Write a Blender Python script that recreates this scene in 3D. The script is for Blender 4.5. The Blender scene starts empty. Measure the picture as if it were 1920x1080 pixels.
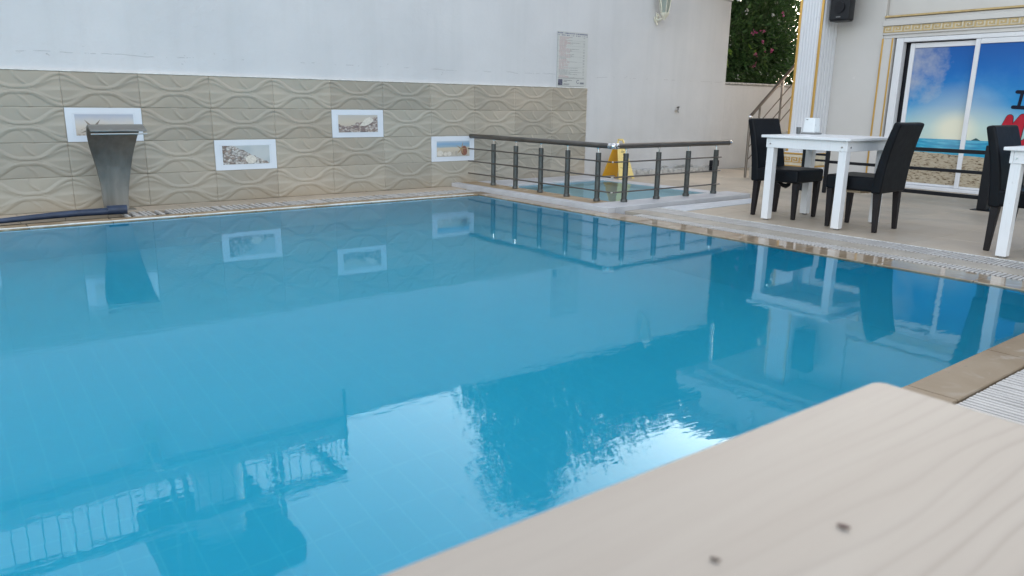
import bpy, bmesh, math, random
import numpy as np
from mathutils import Vector, Matrix

random.seed(7)
rng = np.random.default_rng(11)
S = bpy.context.scene
COL = S.collection
PI = math.pi

# ------------------------------------------------------------------ camera
cam = bpy.data.cameras.new('camera')
camo = bpy.data.objects.new('camera', cam)
COL.objects.link(camo)
S.camera = camo
cam.sensor_width = 36.0
cam.lens = 1405 / 1920 * 36
cam.clip_start = 0.02
cam.clip_end = 1000
yw, pt, rl = map(math.radians, (38.1, 13.8, 0.85))
fw = Vector((math.sin(yw) * math.cos(pt), math.cos(yw) * math.cos(pt), -math.sin(pt)))
rt = Vector((math.cos(yw), -math.sin(yw), 0))
up = rt.cross(fw)
r2 = rt * math.cos(rl) + up * math.sin(rl)
u2 = -rt * math.sin(rl) + up * math.cos(rl)
camo.matrix_world = Matrix(((r2.x, u2.x, -fw.x, 0), (r2.y, u2.y, -fw.y, 0), (r2.z, u2.z, -fw.z, 1.0), (0, 0, 0, 1)))
cam.dof.use_dof = True
cam.dof.focus_distance = 6.5
cam.dof.aperture_fstop = 7.5

# ------------------------------------------------------------------ sky, sun, exposure
SUN_EL, SUN_AZ = math.radians(12), math.radians(68)
world = bpy.data.worlds.new('World')
S.world = world
world.use_nodes = True
wn = world.node_tree
sky = wn.nodes.new('ShaderNodeTexSky')
sky.sky_type = 'NISHITA'
sky.sun_disc = False
sky.sun_elevation = SUN_EL
sky.sun_rotation = SUN_AZ
sky.air_density = 1.0
sky.dust_density = 2.8
sky.ozone_density = 1.0
haze_sat = wn.nodes.new('ShaderNodeHueSaturation')      # hazy, whitish evening sky
haze_sat.inputs['Saturation'].default_value = 0.42
wn.links.new(sky.outputs[0], haze_sat.inputs['Color'])
wn.links.new(haze_sat.outputs[0], wn.nodes['Background'].inputs[0])
wn.nodes['Background'].inputs[1].default_value = 0.15
sl = bpy.data.lights.new('sun', 'SUN')
sl.energy = 0.5
sl.angle = math.radians(12)
sl.color = (1.0, 0.9, 0.78)
slo = bpy.data.objects.new('sun', sl)
COL.objects.link(slo)
sd = Vector((math.sin(SUN_AZ) * math.cos(SUN_EL), math.cos(SUN_AZ) * math.cos(SUN_EL), math.sin(SUN_EL)))
slo.rotation_euler = sd.to_track_quat('Z', 'Y').to_euler()
slo.location = sd * 40
vs = S.view_settings
vs.view_transform = 'Standard'
vs.look = 'None'
vs.exposure = 2.3
vs.gamma = 1.0
vs.use_curve_mapping = False
S.cycles.use_denoising = True
S.cycles.max_bounces = 14
S.cycles.transmission_bounces = 8
S.cycles.volume_bounces = 6
S.cycles.transparent_max_bounces = 12
S.cycles.sample_clamp_indirect = 8

# ------------------------------------------------------------------ material helpers
class NT:
    def __init__(s, name):
        s.m = bpy.data.materials.new(name)
        s.m.use_nodes = True
        s.t = s.m.node_tree
        s.b = s.t.nodes['Principled BSDF']
        s.out = s.t.nodes['Material Output']
        s._pos = None
    def n(s, typ, **kw):
        x = s.t.nodes.new(typ)
        for k, v in kw.items():
            setattr(x, k, v)
        return x
    def l(s, a, b):
        s.t.links.new(a, b)
    def set(s, **kw):
        for k, v in kw.items():
            i = s.b.inputs[k.replace('_', ' ')]
            if hasattr(v, 'is_output') or isinstance(v, bpy.types.NodeSocket):
                s.l(v, i)
            else:
                i.default_value = v
        return s
    @property
    def pos(s):
        if s._pos is None:
            s._pos = s.n('ShaderNodeNewGeometry').outputs['Position']
        return s._pos
    def mapped(s, scale=(1, 1, 1), loc=(0, 0, 0), rot=(0, 0, 0), src=None):
        mp = s.n('ShaderNodeMapping')
        mp.inputs['Scale'].default_value = scale
        mp.inputs['Location'].default_value = loc
        mp.inputs['Rotation'].default_value = rot
        s.l(src or s.pos, mp.inputs[0])
        return mp.outputs[0]
    def noise(s, scale, detail=4, vec=None, rough=0.55, dist=0.0):
        x = s.n('ShaderNodeTexNoise')
        x.inputs['Scale'].default_value = scale
        x.inputs['Detail'].default_value = detail
        x.inputs['Roughness'].default_value = rough
        x.inputs['Distortion'].default_value = dist
        s.l(vec if vec is not None else s.pos, x.inputs['Vector'])
        return x.outputs['Fac']
    def ramp(s, fac, stops, interp='LINEAR'):
        x = s.n('ShaderNodeValToRGB')
        x.color_ramp.interpolation = interp
        e = x.color_ramp.elements
        while len(e) < len(stops):
            e.new(0.5)
        for i, (p, c) in enumerate(stops):
            e[i].position = p
            e[i].color = c if len(c) == 4 else (*c, 1)
        s.l(fac, x.inputs[0])
        return x.outputs[0]
    def mix(s, fac, a, b, typ='MIX'):
        x = s.n('ShaderNodeMix', data_type='RGBA', blend_type=typ)
        for sock, v in ((x.inputs[0], fac), (x.inputs[6], a), (x.inputs[7], b)):
            if isinstance(v, bpy.types.NodeSocket):
                s.l(v, sock)
            elif isinstance(v, (int, float)):
                sock.default_value = v
            else:
                sock.default_value = v if len(v) == 4 else (*v, 1)
        return x.outputs[2]
    def math(s, op, a, b=0.0, c=None, clamp=False):
        x = s.n('ShaderNodeMath', operation=op, use_clamp=clamp)
        for i, v in enumerate((a, b, c)):
            if v is None:
                continue
            if isinstance(v, bpy.types.NodeSocket):
                s.l(v, x.inputs[i])
            else:
                x.inputs[i].default_value = v
        return x.outputs[0]
    def xyz(s, src=None):
        x = s.n('ShaderNodeSeparateXYZ')
        s.l(src or s.pos, x.inputs[0])
        return x.outputs
    def bump(s, h, strength=0.3, dist=0.01):
        x = s.n('ShaderNodeBump')
        x.inputs['Strength'].default_value = strength
        x.inputs['Distance'].default_value = dist
        s.l(h, x.inputs['Height'])
        s.l(x.outputs[0], s.b.inputs['Normal'])
        return x

def simple(name, col, rough=0.5, metal=0.0, var=0.12, vscale=6.0, bump=0.0, bscale=60.0, coat=0.0, spec=0.5):
    t = NT(name)
    a = tuple(c * (1 - var) for c in col)
    b = tuple(min(1, c * (1 + var)) for c in col)
    t.set(Base_Color=t.ramp(t.noise(vscale), [(0.3, a), (0.7, b)]), Metallic=metal, Coat_Weight=coat)
    t.b.inputs['Coat Roughness'].default_value = 0.05
    t.b.inputs['Specular IOR Level'].default_value = spec
    rn = t.n('ShaderNodeMapRange')
    rn.inputs['To Min'].default_value = max(0.02, rough - 0.08)
    rn.inputs['To Max'].default_value = min(1, rough + 0.08)
    t.l(t.noise(vscale * 3), rn.inputs[0])
    t.set(Roughness=rn.outputs[0])
    if bump:
        t.bump(t.noise(bscale), bump, 0.004)
    return t.m

M = {}

def m_white_wall():
    t = NT('white_plaster')
    xs = t.xyz()
    big = t.noise(0.9, 6)
    streak = t.noise(1.0, 6, t.mapped((5.0, 5.0, 0.35)))
    col = t.ramp(big, [(0.3, (0.60, 0.60, 0.61)), (0.7, (0.665, 0.66, 0.665))])
    col = t.mix(t.math('MULTIPLY', t.ramp(streak, [(0.46, (0, 0, 0)), (0.75, (1, 1, 1))]), 0.38), col, (0.54, 0.545, 0.545))
    # greyer and mottled towards the floor on the far right part
    low = t.n('ShaderNodeMapRange')
    low.inputs['From Min'].default_value = 1.25
    low.inputs['From Max'].default_value = 0.0
    t.l(xs[2], low.inputs[0])
    low_grey = t.math('MULTIPLY', low.outputs[0], t.ramp(t.noise(2.2, 8), [(0.25, (0.2,) * 3), (0.8, (1,) * 3)]))
    col = t.mix(t.math('MULTIPLY', low_grey, 0.55), col, (0.40, 0.39, 0.37))
    # old crack line 1.33 m up
    wob = t.math('MULTIPLY', t.math('SUBTRACT', t.noise(3.0, 5), 0.5), 0.05)
    d = t.math('ABSOLUTE', t.math('SUBTRACT', t.math('ADD', xs[2], wob), 1.385))
    line = t.math('LESS_THAN', d, 0.0032)
    gate = t.math('GREATER_THAN', t.noise(3.4, 6, t.mapped((1, 1, 1), (5, 0, 0)), rough=0.7), 0.51)
    crack = t.math('MULTIPLY', line, gate)
    chips = t.ramp(t.noise(14, 3, t.mapped((1, 1, 1.6))), [(0.71, (0, 0, 0)), (0.735, (1, 1, 1))])
    near = t.math('LESS_THAN', d, 0.06)
    chips = t.math('MULTIPLY', chips, near)
    mark = t.math('MAXIMUM', t.math('MULTIPLY', crack, 0.42), t.math('MULTIPLY', chips, 0.5))
    col = t.mix(mark, col, (0.33, 0.33, 0.34))
    t.set(Base_Color=col, Roughness=0.75)
    h = t.math('ADD', t.math('MULTIPLY', t.noise(1.6, 7), 1.0), t.math('MULTIPLY', t.noise(45, 4), 0.10))
    h = t.math('SUBTRACT', h, t.math('MULTIPLY', mark, 0.4))
    t.bump(h, 0.5, 0.04)
    return t.m
M['wall'] = m_white_wall()
M['wall_plain'] = simple('painted_wall', (0.62, 0.61, 0.60), 0.7, var=0.06, vscale=1.5, bump=0.15)
M['slab'] = simple('concrete_slab', (0.40, 0.40, 0.38), 0.85, var=0.2, vscale=3, bump=0.3)

def m_relief_tile():
    t = NT('relief_tile')
    a = t.noise(1.1, 8, rough=0.62)
    b = t.noise(9, 6)
    col = t.ramp(a, [(0.3, (0.355, 0.308, 0.245)), (0.5, (0.41, 0.352, 0.280)), (0.72, (0.46, 0.385, 0.298))])
    col = t.mix(t.math('MULTIPLY', t.ramp(b, [(0.45, (0,) * 3), (0.8, (1,) * 3)]), 0.35), col, (0.48, 0.415, 0.32))
    # scale of lime and rust towards the bottom
    z = t.xyz()[2]
    low = t.math('MULTIPLY', t.math('SUBTRACT', 0.14, z, clamp=True), 5.0, clamp=True)
    col = t.mix(t.math('MULTIPLY', low, t.noise(6, 6)), col, (0.33, 0.23, 0.13))
    oi = t.n('ShaderNodeObjectInfo')
    grn = t.math('MULTIPLY', t.ramp(t.noise(0.55, 3, t.mapped((1, 1, 1), (7, 0, 3))), [(0.42, (0,) * 3), (0.62, (1,) * 3)]), 0.6)
    col = t.mix(grn, col, (0.325, 0.322, 0.28))
    hv = t.n('ShaderNodeHueSaturation')
    rg = t.n('ShaderNodeMapRange')
    rg.inputs['To Min'].default_value = 0.90
    rg.inputs['To Max'].default_value = 1.10
    t.l(oi.outputs['Random'], rg.inputs[0])
    t.l(rg.outputs[0], hv.inputs['Value'])
    t.l(col, hv.inputs['Color'])
    t.set(Base_Color=hv.outputs[0], Roughness=0.42)
    t.bump(t.noise(120, 3), 0.08, 0.002)
    return t.m
M['relief'] = m_relief_tile()

def m_deck():
    t = NT('deck_tile')
    a = t.noise(1.1, 7)
    b = t.noise(5.5, 6, t.mapped((0.35, 1.6, 1)))
    col = t.ramp(a, [(0.3, (0.46, 0.375, 0.285)), (0.7, (0.56, 0.465, 0.36))])
    col = t.mix(t.math('MULTIPLY', b, 0.45), col, (0.47, 0.39, 0.30))
    col = t.mix(t.ramp(t.noise(38, 3), [(0.68, (0,) * 3), (0.78, (0.35,) * 3)]), col, (0.23, 0.21, 0.18))
    damp = t.ramp(t.noise(0.9, 7, t.mapped((1, 1, 1), (3, 9, 0)), dist=0.8), [(0.50, (0,) * 3), (0.66, (0.55,) * 3)])
    col = t.mix(damp, col, (0.30, 0.265, 0.215))
    scuff = t.ramp(t.noise(1.0, 5, t.mapped((9, 2.2, 1), rot=(0, 0, 0.5))), [(0.66, (0,) * 3), (0.74, (0.3,) * 3)])
    col = t.mix(scuff, col, (0.24, 0.22, 0.19))
    oi = t.n('ShaderNodeObjectInfo')
    rg = t.n('ShaderNodeMapRange')
    rg.inputs['To Min'].default_value = 0.95
    rg.inputs['To Max'].default_value = 1.05
    t.l(oi.outputs['Random'], rg.inputs[0])
    hv = t.n('ShaderNodeHueSaturation')
    t.l(rg.outputs[0], hv.inputs['Value'])
    t.l(col, hv.inputs['Color'])
    t.set(Base_Color=hv.outputs[0], Roughness=t.ramp(t.noise(2.5, 5), [(0.3, (0.38,) * 3), (0.75, (0.62,) * 3)]))
    t.bump(t.noise(25, 5), 0.1, 0.004)
    return t.m
M['deck'] = m_deck()
M['grout'] = simple('grout', (0.33, 0.29, 0.23), 0.9, var=0.25, vscale=9)

def m_coping(name, wet, gain=1.0):
    t = NT(name)
    def k(*c):
        return tuple(v * gain for v in c)
    a = t.noise(2.2, 8, dist=0.6)
    col = t.ramp(a, [(0.25, k(0.145, 0.095, 0.050)), (0.5, k(0.21, 0.148, 0.085)), (0.75, k(0.265, 0.20, 0.13))])
    b = t.noise(3.3, 7, t.mapped((1.6, 1.6, 1), (3.1, 0, 0)), dist=1.0)
    col = t.mix(t.ramp(b, [(0.54, (0,) * 3), (0.68, (0.75,) * 3)]), col, k(0.33, 0.285, 0.23))
    col = t.mix(t.ramp(t.noise(26, 4), [(0.66, (0,) * 3), (0.74, (0.7,) * 3)]), col, (0.13, 0.10, 0.075))
    t.set(Base_Color=col, Roughness=0.12 if wet else 0.5, Coat_Weight=1.0 if wet else 0.0)
    t.b.inputs['Coat Roughness'].default_value = 0.015
    if wet:
        t.b.inputs['Coat IOR'].default_value = 1.33
        t.b.inputs['Roughness'].default_value = 0.45
    t.bump(t.noise(18, 6), 0.02 if wet else 0.25, 0.004)
    return t.m
M['coping_wet'] = m_coping('wet_travertine', True, 1.45)
M['coping'] = m_coping('travertine', False)
M['coping_light'] = m_coping('pale_travertine', False, 1.55)
M['strip'] = simple('border_tile', (0.40, 0.355, 0.295), 0.5, var=0.16, vscale=4, bump=0.1)
M['grate'] = simple('grate_plastic', (0.50, 0.475, 0.45), 0.45, var=0.10, vscale=5)
M['gutter'] = simple('gutter_dark', (0.02, 0.019, 0.018), 0.8)
M['marble'] = simple('kerb_marble', (0.52, 0.515, 0.53), 0.4, var=0.12, vscale=3.5, bump=0.05)
M['silicone'] = simple('white_sealant', (0.74, 0.73, 0.70), 0.5, var=0.15, vscale=20, bump=0.4, bscale=40)
M['mat'] = simple('white_mat', (0.56, 0.57, 0.59), 0.7, var=0.10, vscale=12, bump=0.3, bscale=80)

def m_pool_tile():
    t = NT('pool_tile')
    br = t.n('ShaderNodeTexBrick')
    br.offset = 0.0
    br.squash = 1.0
    br.inputs['Scale'].default_value = 1.0
    br.inputs['Brick Width'].default_value = 0.125
    br.inputs['Row Height'].default_value = 0.25
    br.inputs['Mortar Size'].default_value = 0.005
    br.inputs['Mortar Smooth'].default_value = 0.5
    br.inputs['Color1'].default_value = (0.042, 0.63, 0.85, 1)
    br.inputs['Color2'].default_value = (0.038, 0.61, 0.83, 1)
    br.inputs['Mortar'].default_value = (0.085, 0.71, 0.89, 1)
    t.l(t.pos, br.inputs['Vector'])
    n = t.noise(0.6, 4)
    col = t.mix(t.math('MULTIPLY', n, 0.4), br.outputs['Color'], (0.034, 0.60, 0.81))
    t.set(Base_Color=col, Roughness=0.6)
    return t.m
M['pool_floor'] = m_pool_tile()
M['pool_wall'] = simple('pool_side_tile', (0.022, 0.53, 0.71), 0.6, var=0.05, vscale=1)
M['kid_floor'] = simple('wading_pool_tile', (0.26, 0.56, 0.66), 0.6, var=0.06, vscale=1.5)

def m_water():
    t = NT('water')
    # gentle swell, streaks and a few finer wavelets
    a = t.noise(1.0, 2, t.mapped((0.7, 1.6, 1), rot=(0, 0, 0.15)))
    b = t.noise(1.0, 3, t.mapped((7.0, 24.0, 1), rot=(0, 0, 0.55)), dist=0.3)
    c_ = t.noise(1.0, 2, t.mapped((9.0, 13.0, 1), (4, 2, 0), rot=(0, 0, -0.4)))
    gate = t.ramp(t.noise(0.55, 3, t.mapped((1, 1, 1), (2.3, 1.7, 0))), [(0.40, (0.12,) * 3), (0.68, (1,) * 3)])
    h = t.math('ADD', t.math('MULTIPLY', a, 0.34), t.math('MULTIPLY', t.math('MULTIPLY', b, gate), 0.12))
    h = t.math('ADD', h, t.math('MULTIPLY', c_, 0.032))
    bp = t.n('ShaderNodeBump')
    bp.inputs['Strength'].default_value = 1.0
    bp.inputs['Distance'].default_value = 0.0048
    t.l(h, bp.inputs['Height'])
    fr = t.n('ShaderNodeFresnel')
    fr.inputs['IOR'].default_value = 1.333
    gl = t.n('ShaderNodeBsdfGlossy')
    gl.inputs['Roughness'].default_value = 0.0
    gl.inputs['Color'].default_value = (0.72, 0.90, 1.0, 1)
    rf = t.n('ShaderNodeBsdfRefraction')
    rf.inputs['IOR'].default_value = 1.333
    rf.inputs['Roughness'].default_value = 0.0
    mxs = t.n('ShaderNodeMixShader')
    for q in (fr, gl, rf):
        t.l(bp.outputs[0], q.inputs['Normal'])
    t.l(fr.outputs[0], mxs.inputs[0])
    t.l(rf.outputs[0], mxs.inputs[1])
    t.l(gl.outputs[0], mxs.inputs[2])
    t.l(mxs.outputs[0], t.out.inputs['Surface'])
    ab = t.n('ShaderNodeVolumePrincipled')           # slightly milky pool water
    ab.inputs['Color'].default_value = (0.18, 0.945, 0.995, 1)
    ab.inputs['Density'].default_value = 0.44
    t.l(ab.outputs[0], t.out.inputs['Volume'])
    return t.m
M['water'] = m_water()

def m_kid_water():
    t = NT('shallow_water')
    bp = t.n('ShaderNodeBump')
    bp.inputs['Distance'].default_value = 0.002
    t.l(t.noise(1.0, 2, t.mapped((2, 5, 1))), bp.inputs['Height'])
    fr = t.n('ShaderNodeFresnel')
    fr.inputs['IOR'].default_value = 1.333
    gl = t.n('ShaderNodeBsdfGlossy')
    gl.inputs['Roughness'].default_value = 0.0
    gl.inputs['Color'].default_value = (0.66, 0.88, 0.94, 1)
    rf = t.n('ShaderNodeBsdfRefraction')
    rf.inputs['IOR'].default_value = 1.333
    rf.inputs['Roughness'].default_value = 0.0
    mxs = t.n('ShaderNodeMixShader')
    for q in (fr, gl, rf):
        t.l(bp.outputs[0], q.inputs['Normal'])
    t.l(fr.outputs[0], mxs.inputs[0])
    t.l(rf.outputs[0], mxs.inputs[1])
    t.l(gl.outputs[0], mxs.inputs[2])
    t.l(mxs.outputs[0], t.out.inputs['Surface'])
    return t.m
M['kid_water'] = m_kid_water()

def m_steel(name, col, rough=0.3, brush=(3, 3, 120)):
    t = NT(name)
    st = t.noise(1.0, 4, t.mapped(brush))
    c = t.ramp(st, [(0.3, tuple(v * 0.85 for v in col)), (0.7, tuple(min(1, v * 1.12) for v in col))])
    stain = t.ramp(t.noise(5, 6), [(0.5, (0,) * 3), (0.8, (0.6,) * 3)])
    c = t.mix(stain, c, tuple(v * 0.55 for v in col))
    t.set(Base_Color=c, Metallic=1.0, Roughness=t.ramp(st, [(0.3, (rough,) * 3), (0.7, (rough + 0.15,) * 3)]))
    return t.m
M['steel_spout'] = m_steel('stained_steel', (0.33, 0.32, 0.30), 0.42, (22, 22, 1.5))
M['steel'] = m_steel('brushed_steel', (0.62, 0.60, 0.57), 0.25)
M['bronze'] = m_steel('grey_bronze_tube', (0.20, 0.185, 0.17), 0.34, (3, 3, 3))
M['bronze_light'] = m_steel('stair_rail_metal', (0.22, 0.19, 0.165), 0.32, (4, 4, 4))
M['post'] = simple('dark_grey_post', (0.075, 0.078, 0.075), 0.33, metal=0.35, var=0.2, vscale=8)
M['chrome'] = simple('chrome', (0.75, 0.75, 0.76), 0.15, metal=1.0, var=0.03)
M['hose'] = simple('blue_hose', (0.035, 0.052, 0.095), 0.45, var=0.3, vscale=12, bump=0.2)
M['yellow'] = simple('yellow_plastic', (0.86, 0.66, 0.24), 0.4, var=0.06, vscale=4)  # lit copy: the front panel's brightness is painted into the colour
M['yellow_shade'] = simple('yellow_plastic_shaded', (0.70, 0.38, 0.025), 0.4, var=0.06, vscale=4)  # shaded copy of the same plastic: inner side's shade painted as deeper orange
M['ink'] = simple('dark_print', (0.05, 0.05, 0.055), 0.6)
M['leather'] = simple('black_leatherette', (0.0055, 0.0065, 0.009), 0.46, var=0.25, vscale=6, bump=0.25, bscale=25, spec=0.15)
M['dark_wood'] = simple('dark_leg_wood', (0.012, 0.009, 0.010), 0.5, var=0.25, vscale=12, spec=0.3)
M['lining'] = simple('torn_lining', (0.46, 0.36, 0.25), 0.9, var=0.2)
def m_lacquer():
    t = NT('white_lacquer')
    col = t.ramp(t.noise(3, 4), [(0.3, (0.77, 0.77, 0.78)), (0.7, (0.82, 0.82, 0.83))])
    grain = t.ramp(t.noise(1.0, 4, t.mapped((90, 90, 3))), [(0.55, (0,) * 3), (0.8, (0.35,) * 3)])
    col = t.mix(grain, col, (0.58, 0.58, 0.58))
    chip = t.ramp(t.noise(16, 5), [(0.70, (0,) * 3), (0.74, (1,) * 3)])
    col = t.mix(t.math('MULTIPLY', chip, 0.5), col, (0.40, 0.37, 0.33))
    t.set(Base_Color=col, Roughness=0.3)
    t.bump(grain, 0.08, 0.002)
    return t.m
M['table_white'] = m_lacquer()
M['white_plastic'] = simple('white_plastic', (0.74, 0.77, 0.78), 0.3, var=0.04)
M['grey_plastic'] = simple('grey_plastic', (0.22, 0.22, 0.22), 0.4)
M['smoke_glass'] = simple('smoky_glass', (0.11, 0.115, 0.115), 0.12, coat=0.6)
M['gold'] = simple('gold_paint', (0.60, 0.36, 0.10), 0.3, metal=0.6, var=0.05, vscale=2)
M['gold_dull'] = simple('dull_gold_paint', (0.50, 0.36, 0.17), 0.42, metal=0.2, var=0.2, vscale=12)
M['pale_gold'] = simple('pale_gold_ground', (0.62, 0.55, 0.42), 0.5, var=0.12, vscale=14)
M['facade'] = simple('glossy_white_panel', (0.58, 0.555, 0.53), 0.24, var=0.035, vscale=1.2, coat=0.35)
M['shaft'] = simple('column_white', (0.72, 0.73, 0.76), 0.3, var=0.04, vscale=2)
M['cream'] = simple('cream_soffit', (0.55, 0.49, 0.43), 0.6, var=0.05, vscale=2)
M['pvc'] = simple('white_pvc', (0.72, 0.72, 0.74), 0.3, var=0.03)
M['black_metal'] = simple('black_metal', (0.010, 0.011, 0.014), 0.45, spec=0.25)
M['gap'] = simple('dark_gap', (0.012, 0.013, 0.02), 0.6)
M['red'] = simple('red_print', (0.42, 0.008, 0.025), 0.5, spec=0.3)
M['navy'] = simple('navy_print', (0.006, 0.008, 0.022), 0.6, spec=0.2)
M['lamp_white'] = simple('lamp_cast_white', (0.66, 0.63, 0.52), 0.4, var=0.1, vscale=30)
M['soil'] = simple('ground_soil', (0.16, 0.14, 0.11), 0.95, var=0.3, vscale=0.8, bump=0.4, bscale=8)
M['bark'] = simple('bark', (0.11, 0.085, 0.06), 0.9, var=0.3, vscale=20, bump=0.5, bscale=30)
M['rubble'] = simple('broken_plaster', (0.48, 0.47, 0.45), 0.9, var=0.3, vscale=18, bump=0.8, bscale=50)
M['stone_step'] = simple('step_tile', (0.44, 0.39, 0.33), 0.5, var=0.12)

def m_lamp_glass():
    t = NT('lantern_glass')
    t.set(Base_Color=(0.45, 0.50, 0.44, 1), Roughness=0.35)
    t.b.inputs['Transmission Weight'].default_value = 0.5
    t.b.inputs['IOR'].default_value = 1.45
    return t.m
M['lamp_glass'] = m_lamp_glass()

def m_leaf(name, stops, tr=0.25):
    t = NT(name)
    at = t.n('ShaderNodeAttribute', attribute_name='tint')
    c = t.ramp(at.outputs['Fac'], stops)
    t.set(Base_Color=c, Roughness=0.5)
    t.b.inputs['Specular IOR Level'].default_value = 0.3
    tl = t.n('ShaderNodeBsdfTranslucent')
    t.l(c, tl.inputs[0])
    mx = t.n('ShaderNodeMixShader')
    mx.inputs[0].default_value = tr
    t.l(t.b.outputs[0], mx.inputs[1])
    t.l(tl.outputs[0], mx.inputs[2])
    t.l(mx.outputs[0], t.out.inputs[0])
    return t.m
M['leaf'] = m_leaf('leaf', [(0, (0.022, 0.055, 0.018)), (0.6, (0.045, 0.10, 0.028)), (1, (0.10, 0.17, 0.05))])
M['leaf_dark'] = m_leaf('dark_leaf', [(0, (0.014, 0.035, 0.014)), (0.7, (0.028, 0.062, 0.020)), (1, (0.06, 0.045, 0.03))])
M['leaf_bright'] = m_leaf('bright_leaf', [(0, (0.12, 0.22, 0.03)), (1, (0.22, 0.34, 0.06))], 0.4)
M['blossom'] = m_leaf('pink_blossom', [(0, (0.45, 0.05, 0.20)), (1, (0.72, 0.22, 0.40))], 0.3)
M['blossom_pale'] = m_leaf('pale_blossom', [(0, (0.60, 0.62, 0.58)), (1, (0.70, 0.70, 0.68))], 0.3)

# ------------------------------------------------------------------ mesh helpers
def box(bm, x0, x1, y0, y1, z0, z1):
    v = [bm.verts.new(p) for p in ((x0, y0, z0), (x1, y0, z0), (x1, y1, z0), (x0, y1, z0), (x0, y0, z1), (x1, y0, z1), (x1, y1, z1), (x0, y1, z1))]
    for f in ((0, 3, 2, 1), (4, 5, 6, 7), (0, 1, 5, 4), (1, 2, 6, 5), (2, 3, 7, 6), (3, 0, 4, 7)):
        bm.faces.new([v[i] for i in f])
    return v

def hexa(bm, b, t):
    """eight corners: four bottom, four top (counter-clockwise from above)"""
    v = [bm.verts.new(p) for p in list(b) + list(t)]
    for f in ((0, 3, 2, 1), (4, 5, 6, 7), (0, 1, 5, 4), (1, 2, 6, 5), (2, 3, 7, 6), (3, 0, 4, 7)):
        bm.faces.new([v[i] for i in f])

def tube(bm, pts, radii, seg=10, cap=True, squash=1.0):
    pts = [Vector(p) for p in pts]
    if not hasattr(radii, '__len__'):
        radii = [radii] * len(pts)
    rings = []
    for i, p in enumerate(pts):
        d = (pts[min(i + 1, len(pts) - 1)] - pts[max(i - 1, 0)]).normalized()
        a = Vector((0, 0, 1)) if abs(d.z) < 0.9 else Vector((1, 0, 0))
        u = d.cross(a).normalized()
        w = u.cross(d).normalized()
        rings.append([bm.verts.new(p + u * math.cos(2 * PI * k / seg) * radii[i] + w * math.sin(2 * PI * k / seg) * radii[i] * squash) for k in range(seg)])
    for a, b in zip(rings, rings[1:]):
        for k in range(seg):
            bm.faces.new((a[k], a[(k + 1) % seg], b[(k + 1) % seg], b[k]))
    if cap:
        bm.faces.new(rings[0][::-1])
        bm.faces.new(rings[-1])

def lathe(bm, prof, cx=0, cy=0, seg=16, a0=0.0):
    rings = [[bm.verts.new((cx + r * math.cos(a0 + 2 * PI * k / seg), cy + r * math.sin(a0 + 2 * PI * k / seg), z)) for k in range(seg)] for r, z in prof]
    for a, b in zip(rings, rings[1:]):
        for k in range(seg):
            bm.faces.new((a[k], a[(k + 1) % seg], b[(k + 1) % seg], b[k]))
    bm.faces.new(rings[0][::-1])
    bm.faces.new(rings[-1])

def ball(bm, c, r, seg=14):
    bmesh.ops.create_uvsphere(bm, u_segments=seg, v_segments=seg // 2 + 1, radius=r, matrix=Matrix.Translation(c))

def prism(bm, poly, axis, lo, hi):
    """extrude a 2D outline; axis 'x': (y,z) points, 'y': (x,z), 'z': (x,y)"""
    def P(a, b, h):
        return {'x': (h, a, b), 'y': (a, h, b), 'z': (a, b, h)}[axis]
    n = len(poly)
    A = [bm.verts.new(P(a, b, lo)) for a, b in poly]
    B = [bm.verts.new(P(a, b, hi)) for a, b in poly]
    bm.faces.new(A)
    bm.faces.new(B[::-1])
    for i in range(n):
        bm.faces.new((A[i], B[i], B[(i + 1) % n], A[(i + 1) % n]))

def obj(name, fn, mat, parent=None, bevel=0.0, smooth=False, loc=None, segs=2):
    bm = bmesh.new()
    fn(bm)
    bmesh.ops.recalc_face_normals(bm, faces=bm.faces)
    me = bpy.data.meshes.new(name)
    bm.to_mesh(me)
    bm.free()
    if smooth:
        for p in me.polygons:
            p.use_smooth = True
    me.materials.append(mat)
    o = bpy.data.objects.new(name, me)
    COL.objects.link(o)
    if bevel:
        b = o.modifiers.new('bevel', 'BEVEL')
        b.width = bevel
        b.segments = segs
        b.limit_method = 'ANGLE'
        b.angle_limit = math.radians(40)
        if segs > 1:
            for p in me.polygons:
                p.use_smooth = True
            try:
                b.harden_normals = True
            except Exception:
                pass
    if smooth and not bevel:
        try:
            me.set_sharp_from_angle(angle=math.radians(40))
        except Exception:
            pass
    if parent:
        o.parent = parent
    if loc:
        o.location = loc
    return o

def boxes(*bs):
    def f(bm):
        for b in bs:
            box(bm, *b)
    return f

def thing(name, label, cat, loc=(0, 0, 0), rz=0.0, group=None):
    o = bpy.data.objects.new(name, None)
    o.empty_display_size = 0.1
    COL.objects.link(o)
    o.location = loc
    o.rotation_euler = (0, 0, rz)
    o['label'] = label
    o['category'] = cat
    if group:
        o['group'] = group
    return o

def tag(o, label, cat, group=None):
    o['label'] = label
    o['category'] = cat
    if group:
        o['group'] = group
    return o

def struct(o):
    o['kind'] = 'structure'
    return o

def stuff(o):
    o['kind'] = 'stuff'
    return o

def empty_struct(name):
    o = bpy.data.objects.new(name, None)
    COL.objects.link(o)
    o['kind'] = 'structure'
    return o

def copy_tree(o, parent=None):
    c = o.copy()
    COL.objects.link(c)
    c.parent = parent
    for ch in list(o.children):
        copy_tree(ch, c)
    return c

def inst(name, mesh_obj, parent, loc, scale=None, rz=0.0):
    c = mesh_obj.copy()
    c.name = name
    COL.objects.link(c)
    c.parent = parent
    c.location = loc
    c.rotation_euler = (0, 0, rz)
    if scale:
        c.scale = scale
    return c

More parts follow.
